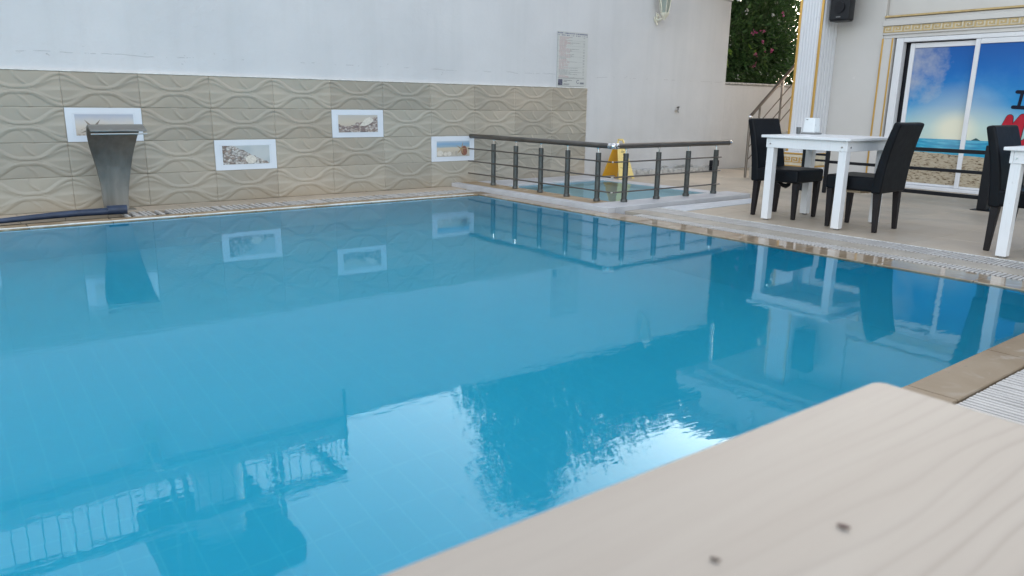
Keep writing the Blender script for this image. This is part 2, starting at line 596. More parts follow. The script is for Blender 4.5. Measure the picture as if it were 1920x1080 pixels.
def leaves_obj(name, centres, normals, size, mat, parent=None, aspect=2.2, tints=None, fold=0.25):
    """many folded leaf faces, one mesh"""
    n = len(centres)
    c = np.asarray(centres, float)
    d = np.asarray(normals, float)
    d /= np.linalg.norm(d, axis=1)[:, None] + 1e-9
    a = rng.normal(size=(n, 3))
    a -= (a * d).sum(1)[:, None] * d
    a /= np.linalg.norm(a, axis=1)[:, None] + 1e-9
    b = np.cross(d, a)
    s = np.asarray(size, float).reshape(-1, 1) * np.ones((n, 1))
    w = s / aspect
    base = c - d * s * 0.5
    tip = c + d * s * 0.5
    mid = c + d * s * 0.02
    L = mid + a * w * 0.5 + b * w * fold
    R = mid - a * w * 0.5 + b * w * fold
    v = np.stack([base, L, tip, R], 1).reshape(-1, 3)
    me = bpy.data.meshes.new(name)
    me.vertices.add(4 * n)
    me.vertices.foreach_set('co', v.ravel())
    idx = np.arange(n)[:, None] * 4
    tri = np.concatenate([idx + [0, 1, 2], idx + [0, 2, 3]], 1).reshape(-1, 3)
    me.loops.add(6 * n)
    me.loops.foreach_set('vertex_index', tri.ravel())
    me.polygons.add(2 * n)
    me.polygons.foreach_set('loop_start', np.arange(2 * n) * 3)
    me.polygons.foreach_set('loop_total', np.full(2 * n, 3))
    me.update(calc_edges=True)
    at = me.attributes.new('tint', 'FLOAT', 'POINT')
    tt = rng.random(n) if tints is None else np.asarray(tints)
    at.data.foreach_set('value', np.repeat(tt, 4))
    me.materials.append(mat)
    o = bpy.data.objects.new(name, me)
    COL.objects.link(o)
    if parent:
        o.parent = parent
    return o

# ================================================================== GROUND AND POOL
PX0, PX1, PY0, PY1 = -7.0, 4.95, 1.17, 6.95        # pool water outline
KX0, KX1, KY0, KY1 = 5.53, 7.18, 5.415, 7.22        # wading pool water outline

def ground_fn(bm):
    xs = [-160, PX0 - 0.1, PX1 + 0.1, KX0 - 0.05, KX1 + 0.05, 160]
    ys = [-160, PY0 - 0.1, KY0 - 0.05, PY1 + 0.1, KY1 + 0.05, 160]
    for i in range(5):
        for j in range(5):
            x0, x1, y0, y1 = xs[i], xs[i + 1], ys[j], ys[j + 1]
            cx, cy = (x0 + x1) / 2, (y0 + y1) / 2
            if PX0 - 0.1 < cx < PX1 + 0.1 and PY0 - 0.1 < cy < PY1 + 0.1:
                continue
            if KX0 - 0.05 < cx < KX1 + 0.05 and KY0 - 0.05 < cy < KY1 + 0.05:
                continue
            v = [bm.verts.new(p) for p in ((x0, y0, -0.06), (x1, y0, -0.06), (x1, y1, -0.06), (x0, y1, -0.06))]
            bm.faces.new(v)
    bmesh.ops.remove_doubles(bm, verts=bm.verts, dist=0.001)
struct(obj('ground', ground_fn, M['soil']))

POOL_D = -1.55
pool = empty_struct('pool_basin')
def pool_floor(bm):
    # shallow shelf on the left, sloping down to the right of the break line
    prism(bm, [(PX0, POOL_D - 0.1), (PX1, POOL_D - 0.1), (PX1, POOL_D + 0.02), (1.42, -1.28), (PX0, -1.25)], 'y', PY0, PY1)
struct(obj('pool_floor', pool_floor, M['pool_floor'], pool))
def pool_walls(bm):
    t = 0.08
    box(bm, PX0 - t, PX0, PY0, PY1, POOL_D, -0.065)
    box(bm, PX1, PX1 + t, PY0, PY1, POOL_D, -0.065)
    box(bm, PX0 - t, PX1 + t, PY0 - t, PY0, POOL_D, -0.065)
    box(bm, PX0 - t, PX1 + t, PY1, PY1 + t, POOL_D, -0.065)
struct(obj('pool_wall', pool_walls, M['pool_wall'], pool))
# darker sloping part of the floor beyond the step line
struct(obj('water', lambda bm: box(bm, PX0 - 0.02, PX1 + 0.02, PY0 - 0.02, PY1 + 0.02, POOL_D - 0.02, -0.012), M['water']))

# ------------------------------------------------------------------ coping, grates, border strips
brd = empty_struct('pool_border')
def piece(name, x0, x1, y0, y1, z0, z1, mat, parent, bev=0.004):
    o = obj(name, boxes((x0, x1, y0, y1, z0, z1)), mat, parent, bev, segs=1)
    return o
# coping stones: far side
x = -7.2
while x < 4.93:
    w = 0.60
    x1 = min(x + w, 4.95)
    piece('coping_stone', x + 0.003, x1 - 0.003, 6.953, 7.145, -0.09, -0.001 + random.uniform(-0.002, 0.002), M['coping_light'], brd)
    x = x1
# right side (wet, water runs over it)
y = 1.17
while y < 5.0:
    y1 = min(y + 0.6, 5.07)
    piece('coping_stone', 4.953, 5.215, y + 0.002, y1 - 0.002, -0.09, -0.005, M['coping_wet'], brd, 0.003)
    y = y1
piece('coping_stone', 4.953, 5.13, 5.072, 6.95, -0.09, -0.002, M['coping_wet'], brd)
piece('coping_stone', 4.953, 5.13, 6.955, 7.145, -0.09, -0.002, M['coping'], brd)
# near side
x = -7.2
for xe in (-6, -5.2, -4.4, -3.6, -2.8, -2.0, -1.2, -0.4, 0.4, 1.2, 2.0, 2.8, 3.53, 4.3, 5.215):
    piece('coping_stone', x + 0.002, xe - 0.002, 0.985, 1.167, -0.09, random.uniform(-0.002, 0.001), M['coping'], brd)
    x = xe
struct(obj('gutter', boxes((-7.2, 5.24, 0.70, 0.985, -0.059, -0.045), (-7.2, 5.13, 7.147, 7.45, -0.059, -0.045),
                           (5.217, 5.36, 0.985, 5.07, -0.059, -0.045), (5.575, 5.83, -3.0, 5.07, -0.059, -0.045)), M['gutter']))
# rough white sealant line along the far waterline and the kerb
def sealant(bm):
    pts = []
    r = random.Random(3)
    x = -7
    while x < 4.9:
        pts.append((x, 6.957 + r.uniform(-0.002, 0.003), 0.0))
        x += 0.12
    tube(bm, pts, [0.006 + r.uniform(-0.002, 0.003) for _ in pts], 6)
obj('sealant', sealant, M['silicone'], brd)
# strip of small tiles at the wall foot
x = -7.0
while x < 7.3:
    piece('tile', x + 0.002, x + 0.328, 7.455, 7.79, -0.04, random.uniform(-0.0015, 0.0015), M['deck'], brd, 0.002)
    x += 0.33
    if x > 4.95:
        break
# grey strip between the two right-hand grates
y = -1.5
while y < 5.05:
    y1 = min(y + 0.62, 5.07)
    piece('tile', 5.365, 5.57, y + 0.002, y1 - 0.002, -0.04, random.uniform(-0.0012, 0.0012) + 0.001, M['strip'], brd, 0.002)
    y = y1

def grate(name, label, slat_dims, axis, lo, hi, pitch, a0, a1, base_z, n_parts, mat, rails):
    """bars lie across the channel; axis is the direction in which bars repeat"""
    g = thing(name, label, 'drain grate')
    ref = None
    parts, rest = [], []
    t = lo
    while t < hi:
        parts.append(t)
        t += pitch
    if n_parts and len(parts) > n_parts:
        keep = parts[-n_parts:] if n_parts > 0 else []
        rest = parts[:-n_parts]
    elif n_parts == 0:
        keep, rest = [], parts
    else:
        keep = parts
    w = slat_dims
    for p in keep:
        dz = random.uniform(-0.0015, 0.0015)
        if ref is None:
            b = (-w / 2, w / 2, a0, a1, -0.022, 0.0) if axis == 'x' else (a0, a1, -w / 2, w / 2, -0.022, 0.0)
            ref = obj('slat', boxes(b), mat, g, 0.002, segs=1)
            ref.location = (p, 0, base_z) if axis == 'x' else (0, p, base_z)
        else:
            inst('slat', ref, g, (p, 0, base_z + dz) if axis == 'x' else (0, p, base_z + dz), rz=random.uniform(-0.004, 0.004) if axis == 'x' else 0)
    if rest:
        def f(bm):
            for p in rest:
                if axis == 'x':
                    box(bm, p - w / 2, p + w / 2, a0, a1, base_z - 0.022, base_z)
                else:
                    box(bm, a0, a1, p - w / 2, p + w / 2, base_z - 0.022, base_z)
        stuff(obj('slat_row', f, mat, g))
    def rl(bm):
        for r in rails:
            if axis == 'x':
                box(bm, lo, hi, r - 0.007, r + 0.007, base_z - 0.034, base_z - 0.0225)
            else:
                box(bm, r - 0.007, r + 0.007, lo, hi, base_z - 0.034, base_z - 0.0225)
    obj('bearer', rl, mat, g)
    return g
grate('overflow_grate', 'white slatted grate of wide bars beside the near pool edge, by the wooden table corner', 0.0165, 'x', -1.0, 5.2, 0.0295, 0.705, 0.972, 0.0, 130, M['grate'], (0.76, 0.92))
grate('overflow_grate', 'white slatted grate at the foot of the relief tile wall, beyond the hose end', 0.023, 'x', 1.37, 5.1, 0.038, 7.16, 7.44, 0.001, 110, M['grate'], (7.2, 7.4))
grate('overflow_grate', 'narrow lattice grate between wet tan coping and grey tile strip', 0.018, 'y', 0.985, 4.84, 0.030, 5.225, 5.352, 0.0, 176, M['grate'], (5.24, 5.34))
grate('overflow_grate', 'wider slatted grate on the terrace side of the grey tile strip', 0.0185, 'y', -1.2, 5.04, 0.030, 5.585, 5.822, 0.003, 297, M['grate'], (5.60, 5.80))
# dark stub where the lattice ends and long pale edging line
tag(obj('edging_line', boxes((5.824, 5.834, -1.2, 5.06, -0.03, 0.004)), M['silicone']), 'thin pale edging line running along the outer terrace grate', 'edging')

# ------------------------------------------------------------------ deck tiles
deck = empty_struct('deck')
struct(obj('deck_bed', boxes((5.836, 10.2, -3.4, 5.06, -0.058, -0.006), (7.66, 14, 5.06, 7.8, -0.058, -0.006), (-7, 7.66, 7.225 + 0.25, 7.8, -0.058, -0.0415), (-8, 5.57, -4, 0.70, -0.058, -0.006)), M['grout'], deck))
dt = obj('tile', boxes((0.002, 0.598, 0.002, 0.598, -0.0055, 0.0)), M['deck'], deck, 0.0012, segs=1)
first = True
for i in range(8):
    for j in range(19):
        x = 5.84 + 0.6 * i
        y = -3.4 + 0.6 * j
        if x > 10.2:
            continue
        if y + 0.6 > 5.06 and x < 7.64:
            continue
        if y + 0.6 > 7.8:
            continue
        z = random.uniform(-0.0006, 0.0006)
        if first:
            dt.location = (x, y, z)
            first = False
        else:
            inst('tile', dt, deck, (x, y, z))
struct(obj('near_paving', boxes((-8, 5.57, -4, 0.698, -0.0055, -0.001)), M['deck']))
# slim fill pieces of deck beside and behind the wading pool
for (x0, x1, y0, y1) in ((5.84, 7.64, 4.4, 5.06), (7.42, 7.64, 5.07, 7.4), (7.42, 8.24, 7.4, 7.79), (8.24, 8.84, 7.4, 7.79), (8.84, 9.44, 7.4, 7.79), (9.44, 10.4, 7.4, 7.79)):
    pass
def fill_fn(bm):
    box(bm, 5.84, 7.64, 4.402, 5.058, -0.05, -0.0012)
    box(bm, 7.43, 7.638, 5.062, 7.40, -0.05, -0.0012)
    box(bm, 7.43, 10.6, 7.402, 7.79, -0.05, -0.0012)
struct(obj('deck_edge', fill_fn, M['deck'], deck))

# ================================================================== WADING POOL
kid = empty_struct('wading_pool_basin')
struct(obj('pool_floor', boxes((KX0 - 0.05, KX1 + 0.05, KY0 - 0.05, KY1 + 0.05, -0.5, -0.4)), M['kid_floor'], kid))
struct(obj('pool_wall', boxes((KX0 - 0.05, KX0 - 0.001, KY0, KY1, -0.4, -0.055), (KX1 + 0.001, KX1 + 0.05, KY0, KY1, -0.4, -0.055),
                              (KX0 - 0.05, KX1 + 0.05, KY0 - 0.05, KY0 - 0.001, -0.4, -0.055), (KX0 - 0.05, KX1 + 0.05, KY1 + 0.001, KY1 + 0.05, -0.4, -0.055)), M['kid_floor'], kid))
struct(obj('shallow_water', boxes((KX0 - 0.012, KX1 + 0.012, KY0 - 0.012, KY1 + 0.012, -0.41, 0.018)), M['kid_water']))
kerb = thing('pool_kerb', 'low white marble kerb around the wading pool, under the metal railing', 'kerb')
kz = 0.046
def kerb_piece(*b):
    obj('stone', boxes(b), M['marble'], kerb, 0.006)
kerb_piece(5.134, 5.245, 5.075, 6.4, -0.055, kz)
kerb_piece(5.134, 5.245, 6.403, 7.79, -0.055, kz - 0.001)
for (a, b) in ((KY0 - 0.010, 5.83), (5.833, 6.26), (6.263, 6.86), (6.863, 7.79)):
    obj('stone', boxes((5.248, KX0 - 0.012, a, b, -0.055, kz - 0.003)), M['coping_light'], kerb, 0.004)
kerb_piece(5.248, 6.45, 5.075, KY0 - 0.013, -0.055, kz)
kerb_piece(6.453, 7.42, 5.075, KY0 - 0.013, -0.055, kz - 0.001)
kerb_piece(KX0 - 0.010, 6.5, KY1 + 0.013, 7.79, -0.055, kz - 0.004)
kerb_piece(6.503, 7.42, KY1 + 0.013, 7.79, -0.055, kz - 0.006)
kerb_piece(KX1 + 0.013, 7.42, KY0 - 0.011, KY1 + 0.011, -0.055, 0.026)
# white strip mat
tag(obj('floor_mat', lambda bm: hexa(bm, [(5.86, 4.72, 0.001), (6.95, 4.74, 0.001), (7.35, 4.99, 0.001), (5.86, 5.04, 0.001)],
                                     [(5.865, 4.725, 0.009), (6.94, 4.745, 0.009), (7.34, 4.985, 0.009), (5.865, 5.035, 0.009)]), M['mat'], bevel=0.002, segs=1),
    'thin white strip mat lying on the deck in front of the wading pool kerb', 'mat')

# ================================================================== WALLS
wall = thing('garden_wall', 'tall white plastered wall with fine cracks above the relief tiles', 'wall')
obj('plaster', boxes((-9, 10.46, 7.81, 8.06, -0.1, 2.625)), M['wall'], wall, 0.012)
obj('coping', boxes((3.6, 10.48, 7.795, 8.08, 2.628, 2.67)), M['wall_plain'], wall, 0.008)
low = thing('low_wall', 'low grey-white wall under the dark flowering hedge, behind the stair railing', 'wall')
obj('plaster', boxes((10.463, 16.5, 7.83, 8.05, -0.1, 1.36)), M['wall'], low, 0.012)
obj('coping', boxes((10.463, 16.5, 7.80, 8.08, 1.363, 1.395)), M['rubble'], low, 0.01)
ledge = thing('wall_ledge', 'low rough broken ledge at the foot of the white wall beyond the yellow sign', 'ledge')
def ledge_fn(bm):
    r = random.Random(5)
    x = 7.95
    while x < 10.2:
        w = r.uniform(0.10, 0.2)
        box(bm, x, x + w, 7.66 + r.uniform(-0.01, 0.01), 7.805, 0.001, 0.075 + r.uniform(-0.018, 0.012))
        x += w + 0.004
obj('plaster', ledge_fn, M['rubble'], ledge, 0.006)
def chunks(bm):
    r = random.Random(9)
    for k in range(9):
        x = r.uniform(8.9, 9.7)
        w = r.uniform(0.04, 0.12)
        box(bm, x, x + w, 7.72, 7.77, 0.088, 0.10 + r.uniform(0, 0.012))
obj('chip', chunks, M['slab'], ledge)
tag(obj('floodlight', boxes((10.02, 10.12, 7.60, 7.70, 0.001, 0.07), (9.97, 10.14, 7.57, 7.64, 0.072, 0.17)), M['black_metal'], bevel=0.01),
    'small black floodlight standing on the deck by the foot of the white wall', 'floodlight')

# ------------------------------------------------------------------ relief tiles
TW, TH = 0.632, 0.305
tw = thing('tiled_wall', 'beige wall facing of relief tiles with interlaced wavy bands', 'tiled wall')
obj('backing', boxes((-8.45, 7.372, 7.7918, 7.809, 0.0, 1.222)), simple('tile_grout', (0.40, 0.375, 0.32), 0.9, var=0.35, vscale=2), tw)
obj('top_trim', boxes((-8.45, 7.375, 7.783, 7.809, 1.2225, 1.231)), M['silicone'], tw)
NX, NZ = 84, 44
uu, vv = np.meshgrid(np.linspace(0, 1, NX + 1), np.linspace(0, 1, NZ + 1))   # v measured from the top
def gflat(u):
    q = np.clip(np.minimum(u, 1 - u) / 0.43, 0, 1)
    return 0.5 - 0.5 * np.cos(PI * q)
yA = 0.06 + 0.385 * gflat(uu)
yB = 0.955 - 0.365 * gflat(uu)
def ridge(d, w):
    return np.exp(-(d / w) ** 2)
slA = np.sqrt(1 + (1.0 * np.sin(PI * np.clip(np.minimum(uu, 1 - uu) / 0.37, 0, 1))) ** 2)
H = np.zeros_like(uu)
def band(d, w):
    return np.sqrt(np.clip(1 - (d / (w * 1.15)) ** 2, 0, 1))
H += 0.95 * band((vv - yA) / slA, 0.045) + 0.25 * ridge((vv - yA - 0.10) / slA, 0.03)
H += 0.95 * band((vv - yB) / slA, 0.045) + 0.25 * ridge((vv - yB + 0.10) / slA, 0.03)
mid = (yA + yB) / 2
gap = np.clip((yB - yA) / 2, 0.02, 1)
inside = np.clip(1 - ((vv - mid) / gap) ** 2, 0, 1)
lens = inside * np.abs(np.sin(PI * (uu + 0.5)))
H += 0.62 * lens * (0.5 + 0.5 * np.tanh((vv - mid) * 22)) + 0.25 * lens
outA = np.clip((yA - vv) / 0.42, 0, 1)
outB = np.clip((vv - yB) / 0.42, 0, 1)
H += 0.7 * outA * np.clip(1 - outA, 0, 1) * 2 * (0.6 + 0.4 * np.tanh((uu - 0.5) * 30))
H += 0.7 * outB * np.clip(1 - outB, 0, 1) * 2 * (0.6 + 0.4 * np.tanh((0.5 - uu) * 30))
H += 0.42 * ridge((vv - yA - 0.155 * np.clip(gap * 2.2, 0, 1)) / slA, 0.035) * (gap > 0.1) + 0.42 * ridge((vv - yB + 0.155 * np.clip(gap * 2.2, 0, 1)) / slA, 0.035) * (gap > 0.1)
H += 0.50 * ridge(vv - mid, 0.05) * np.clip(gap * 2.4 - 0.35, 0, 1)
H += 0.75 * ridge(uu - (0.44 + 0.16 * np.sin(np.clip((vv - 0.6) / 0.4, 0, 1) * PI / 2)), 0.022) * np.clip(outB * 3, 0, 1)
H += 0.75 * ridge(uu - (0.62 - 0.16 * np.sin(np.clip((0.42 - vv) / 0.4, 0, 1) * PI / 2)), 0.022) * np.clip(outA * 3, 0, 1)
edge = np.minimum(np.minimum(uu, 1 - uu) * TW, np.minimum(vv, 1 - vv) * TH)
H = H * np.clip(edge / 0.003 + 0.75, 0, 1)
RH = 0.0090
px = (0.0007 + uu * (TW - 0.0014)).ravel()
pz = ((1 - vv) * (TH - 0.0014) + 0.0007).ravel()
py = (-H * RH).ravel()
verts = [(px[i], py[i], pz[i]) for i in range(len(px))]
faces = [(r * (NX + 1) + c, (r + 1) * (NX + 1) + c, (r + 1) * (NX + 1) + c + 1, r * (NX + 1) + c + 1) for r in range(NZ) for c in range(NX)]
tme = bpy.data.meshes.new('tile')
# rim going back to the wall
n0 = len(verts)
rim = [c for c in range(NX + 1)] + [r * (NX + 1) + NX for r in range(1, NZ + 1)] + [NZ * (NX + 1) + c for c in range(NX - 1, -1, -1)] + [r * (NX + 1) for r in range(NZ - 1, 0, -1)]
for i in rim:
    verts.append((px[i], 0.004, pz[i]))
for k in range(len(rim)):
    k2 = (k + 1) % len(rim)
    faces.append((rim[k], rim[k2], n0 + k2, n0 + k))
tme.from_pydata(verts, [], faces)
for p in tme.polygons:
    p.use_smooth = True
tme.materials.append(M['relief'])
tme.update()
PIC = {(0, 2): 'a', (2, 1): 'b', (4, 2): 'c', (6, 1): 'd', (-2, 1): 'e'}
for col in range(-15, 10):
    for row in range(4):
        if (col, row) in PIC:
            continue
        o = bpy.data.objects.new('tile', tme)
        COL.objects.link(o)
        o.parent = tw
        o.location = (1.052 + TW * col, 7.791 + random.uniform(-0.0008, 0.0006), TH * row + 0.001)

# ------------------------------------------------------------------ picture tiles
def wobble(t, tc, sc):
    nz = t.n('ShaderNodeTexNoise')
    nz.inputs['Scale'].default_value = 22
    nz.inputs['Detail'].default_value = 4
    t.l(tc, nz.inputs['Vector'])
    v = t.n('ShaderNodeVectorMath', operation='MULTIPLY_ADD')
    t.l(nz.outputs['Color'], v.inputs[0])
    v.inputs[1].default_value = (0.06, 0.06, 0.06)
    t.l(tc, v.inputs[2])
    return t.mapped(sc, src=v.outputs[0])
def m_print(kind):
    t = NT('beach_print_' + kind)
    tc = t.n('ShaderNodeTexCoord').outputs['Object']
    X, Y, Z = t.xyz(tc)
    z = t.math('ADD', t.math('DIVIDE', Z, 0.19), 0.0)
    jit = t.math('MULTIPLY', t.math('SUBTRACT', t.noise(12, 4, tc), 0.5), 0.35)
    zz = t.math('ADD', z, jit)
    if kind == 'a':
        col = t.ramp(zz, [(0.0, (0.50, 0.43, 0.36)), (0.4, (0.60, 0.54, 0.47)), (0.62, (0.58, 0.56, 0.54)), (0.95, (0.42, 0.46, 0.55))])
        sh = t.ramp(t.noise(55, 4, tc), [(0.56, (0,) * 3), (0.66, (1,) * 3)])
        lowm = t.math('LESS_THAN', zz, 0.4)
        col = t.mix(t.math('MULTIPLY', t.math('MULTIPLY', sh, lowm), 0.8), col, (0.22, 0.14, 0.09))
    elif kind in ('b', 'e'):
        vo = t.n('ShaderNodeTexVoronoi', feature='SMOOTH_F1')
        vo.inputs['Smoothness'].default_value = 0.35
        vo.inputs['Scale'].default_value = 34
        t.l(wobble(t, tc, (1, 1, 1.7)), vo.inputs['Vector'])
        cell = vo.outputs['Color']
        sep = t.n('ShaderNodeSeparateColor')
        t.l(cell, sep.inputs[0])
        col = t.ramp(sep.outputs[0], [(0.0, (0.20, 0.14, 0.115)), (0.3, (0.38, 0.31, 0.27)), (0.6, (0.50, 0.475, 0.45)), (1.0, (0.64, 0.63, 0.60))])
        dd = t.ramp(vo.outputs['Distance'], [(0.3, (0,) * 3), (0.75, (1,) * 3)])
        col = t.mix(t.math('MULTIPLY', dd, 0.8), col, (0.10, 0.085, 0.08))
        skyc = t.mix(t.ramp(t.noise(5, 2, tc), [(0.4, (0,) * 3), (0.6, (1,) * 3)]), (0.42, 0.47, 0.49), (0.50, 0.53, 0.53))
        mask = t.math('GREATER_THAN', t.math('ADD', zz, t.math('MULTIPLY', X, 2.6)), 1.25)
        col = t.mix(mask, col, skyc)
    elif kind == 'c':
        col = t.ramp(zz, [(0.0, (0.45, 0.36, 0.30)), (0.5, (0.55, 0.49, 0.40)), (0.95, (0.50, 0.47, 0.43))])
        vo = t.n('ShaderNodeTexVoronoi', feature='SMOOTH_F1')
        vo.inputs['Smoothness'].default_value = 0.35
        vo.inputs['Scale'].default_value = 30
        t.l(wobble(t, tc, (1, 1, 2.0)), vo.inputs['Vector'])
        sep = t.n('ShaderNodeSeparateColor')
        t.l(vo.outputs['Color'], sep.inputs[0])
        sc = t.ramp(sep.outputs[1], [(0.0, (0.16, 0.125, 0.12)), (0.35, (0.34, 0.26, 0.22)), (0.7, (0.46, 0.41, 0.37)), (1.0, (0.58, 0.54, 0.50))])
        sc = t.mix(t.math('MULTIPLY', t.ramp(vo.outputs['Distance'], [(0.3, (0,) * 3), (0.7, (1,) * 3)]), 0.7), sc, (0.14, 0.11, 0.12))
        mask = t.math('LESS_THAN', zz, t.math('ADD', 0.32, t.math('MULTIPLY', t.math('ABSOLUTE', t.math('SUBTRACT', X, 0.10)), 1.5)))
        col = t.mix(mask, col, sc)
    else:
        col = t.ramp(t.math('ADD', z, t.math('MULTIPLY', jit, 0.2)), [(0.0, (0.46, 0.43, 0.38)), (0.35, (0.56, 0.50, 0.40)), (0.56, (0.58, 0.52, 0.42)), (0.60, (0.32, 0.42, 0.48)), (0.80, (0.22, 0.38, 0.56)), (0.97, (0.42, 0.50, 0.58))])
        sh = t.ramp(t.noise(30, 4, tc), [(0.5, (0,) * 3), (0.62, (1,) * 3)])
        col = t.mix(t.math('MULTIPLY', t.math('MULTIPLY', sh, t.math('LESS_THAN', zz, 0.38)), 0.6), col, (0.34, 0.30, 0.27))
    t.set(Base_Color=col, Roughness=0.3)
    return t.m
M['tile_white'] = simple('glazed_white', (0.70, 0.74, 0.80), 0.22, var=0.03, vscale=4)
M['star'] = simple('starfish_print', (0.36, 0.25, 0.14), 0.4, var=0.25, vscale=60)
M['star_grey'] = simple('starfish_print_grey', (0.24, 0.20, 0.16), 0.4, var=0.25, vscale=60)
M['shell_red'] = simple('shell_print_red', (0.26, 0.11, 0.075), 0.4, var=0.3, vscale=50)
M['shell_pale'] = simple('shell_print_pale', (0.66, 0.62, 0.55), 0.4, var=0.15, vscale=50)
def starfish(cx, cz, r, rot, y0, y1, thin=0.30):
    def f(bm):
        pts = []
        for k in range(10):
            a = rot + PI * k / 5
            rr = r if k % 2 == 0 else r * thin
            pts.append((cx + rr * math.cos(a) * 1.05, cz + rr * math.sin(a)))
        prism(bm, pts, 'y', y0, y1)
    return f
PL = {'a': 'white framed beach picture tile with a grey starfish, partly behind the steel water spout',
      'b': 'white framed picture tile of a heap of pale seashells, second tile from the spout',
      'c': 'white framed picture tile of one large shell on brown shells, left of the railing',
      'd': 'white framed picture tile of a starfish on a blue sea beach, behind the railing end',
      'e': 'white framed shell picture tile left of the spout, seen only mirrored in the pool'}
for (cidx, row), k in PIC.items():
    x0 = 1.052 + TW * cidx
    z0 = TH * row
    p = thing('picture_tile', PL[k], 'picture tile', (x0, 7.789, z0), group='picture tiles set in the relief wall')
    obj('border', boxes((0.004, TW - 0.004, -0.004, 0.008, 0.003, TH - 0.003)), M['tile_white'], p, 0.002)
    fx0, fx1, fz0, fz1 = 0.062, TW - 0.062, 0.052, TH - 0.052
    obj('inner_frame', boxes((fx0, fx1, -0.0062, -0.0042, fz0 - 0.006, fz0), (fx0, fx1, -0.0062, -0.0042, fz1, fz1 + 0.006),
                             (fx0 - 0.006, fx0, -0.0062, -0.0042, fz0 - 0.006, fz1 + 0.006), (fx1, fx1 + 0.006, -0.0062, -0.0042, fz0 - 0.006, fz1 + 0.006)), M['tile_white'], p)
    pr = obj('print', boxes((0.0, fx1 - fx0 - 0.03, -0.0058, -0.0043, 0.0, fz1 - fz0 - 0.015)), m_print(k), p)
    pr.location = (fx0 + 0.015, 0, fz0 + 0.007)
    if k == 'a':
        obj('starfish', starfish(0.215, 0.115, 0.105, 0.95, -0.0072, -0.0060, 0.22), M['star_grey'], p)
    if k == 'd':
        obj('starfish', starfish(0.435, 0.148, 0.088, 1.35, -0.0078, -0.0066, 0.16), M['star'], p)
        def sh(bm):
            prism(bm, [(0.475 + 0.045 * math.cos(a) * (1.0 if math.sin(a) > 0 else 1), 0.115 + 0.062 * math.sin(a) * (1.15 if math.sin(a) > 0 else 0.75)) for a in np.linspace(0, 2 * PI, 22, endpoint=False)], 'y', -0.0072, -0.0060)
        obj('shell', sh, M['shell_red'], p)
        def sh2(bm):
            for (a, b, r) in ((0.12, 0.10, 0.035), (0.20, 0.09, 0.022), (0.255, 0.095, 0.026)):
                prism(bm, [(a + r * 1.3 * math.cos(q), b + r * math.sin(q)) for q in np.linspace(0, 2 * PI, 14, endpoint=False)], 'y', -0.0070, -0.0060)
        obj('shell', sh2, M['shell_pale'], p)
    if k in ('b', 'e'):
        def sh3(bm):
            prism(bm, [(0.36 + 0.055 * math.cos(q), 0.105 + 0.042 * math.sin(q)) for q in np.linspace(0, 2 * PI, 20, endpoint=False)], 'y', -0.0072, -0.0060)
        obj('shell', sh3, M['shell_pale'], p)
    if k == 'c':
        def sh4(bm):
            prism(bm, [(0.33, 0.13), (0.37, 0.17), (0.40, 0.205), (0.455, 0.222), (0.50, 0.20), (0.49, 0.17), (0.45, 0.145), (0.39, 0.125)], 'y', -0.0072, -0.0060)
        obj('shell', sh4, M['shell_pale'], p)

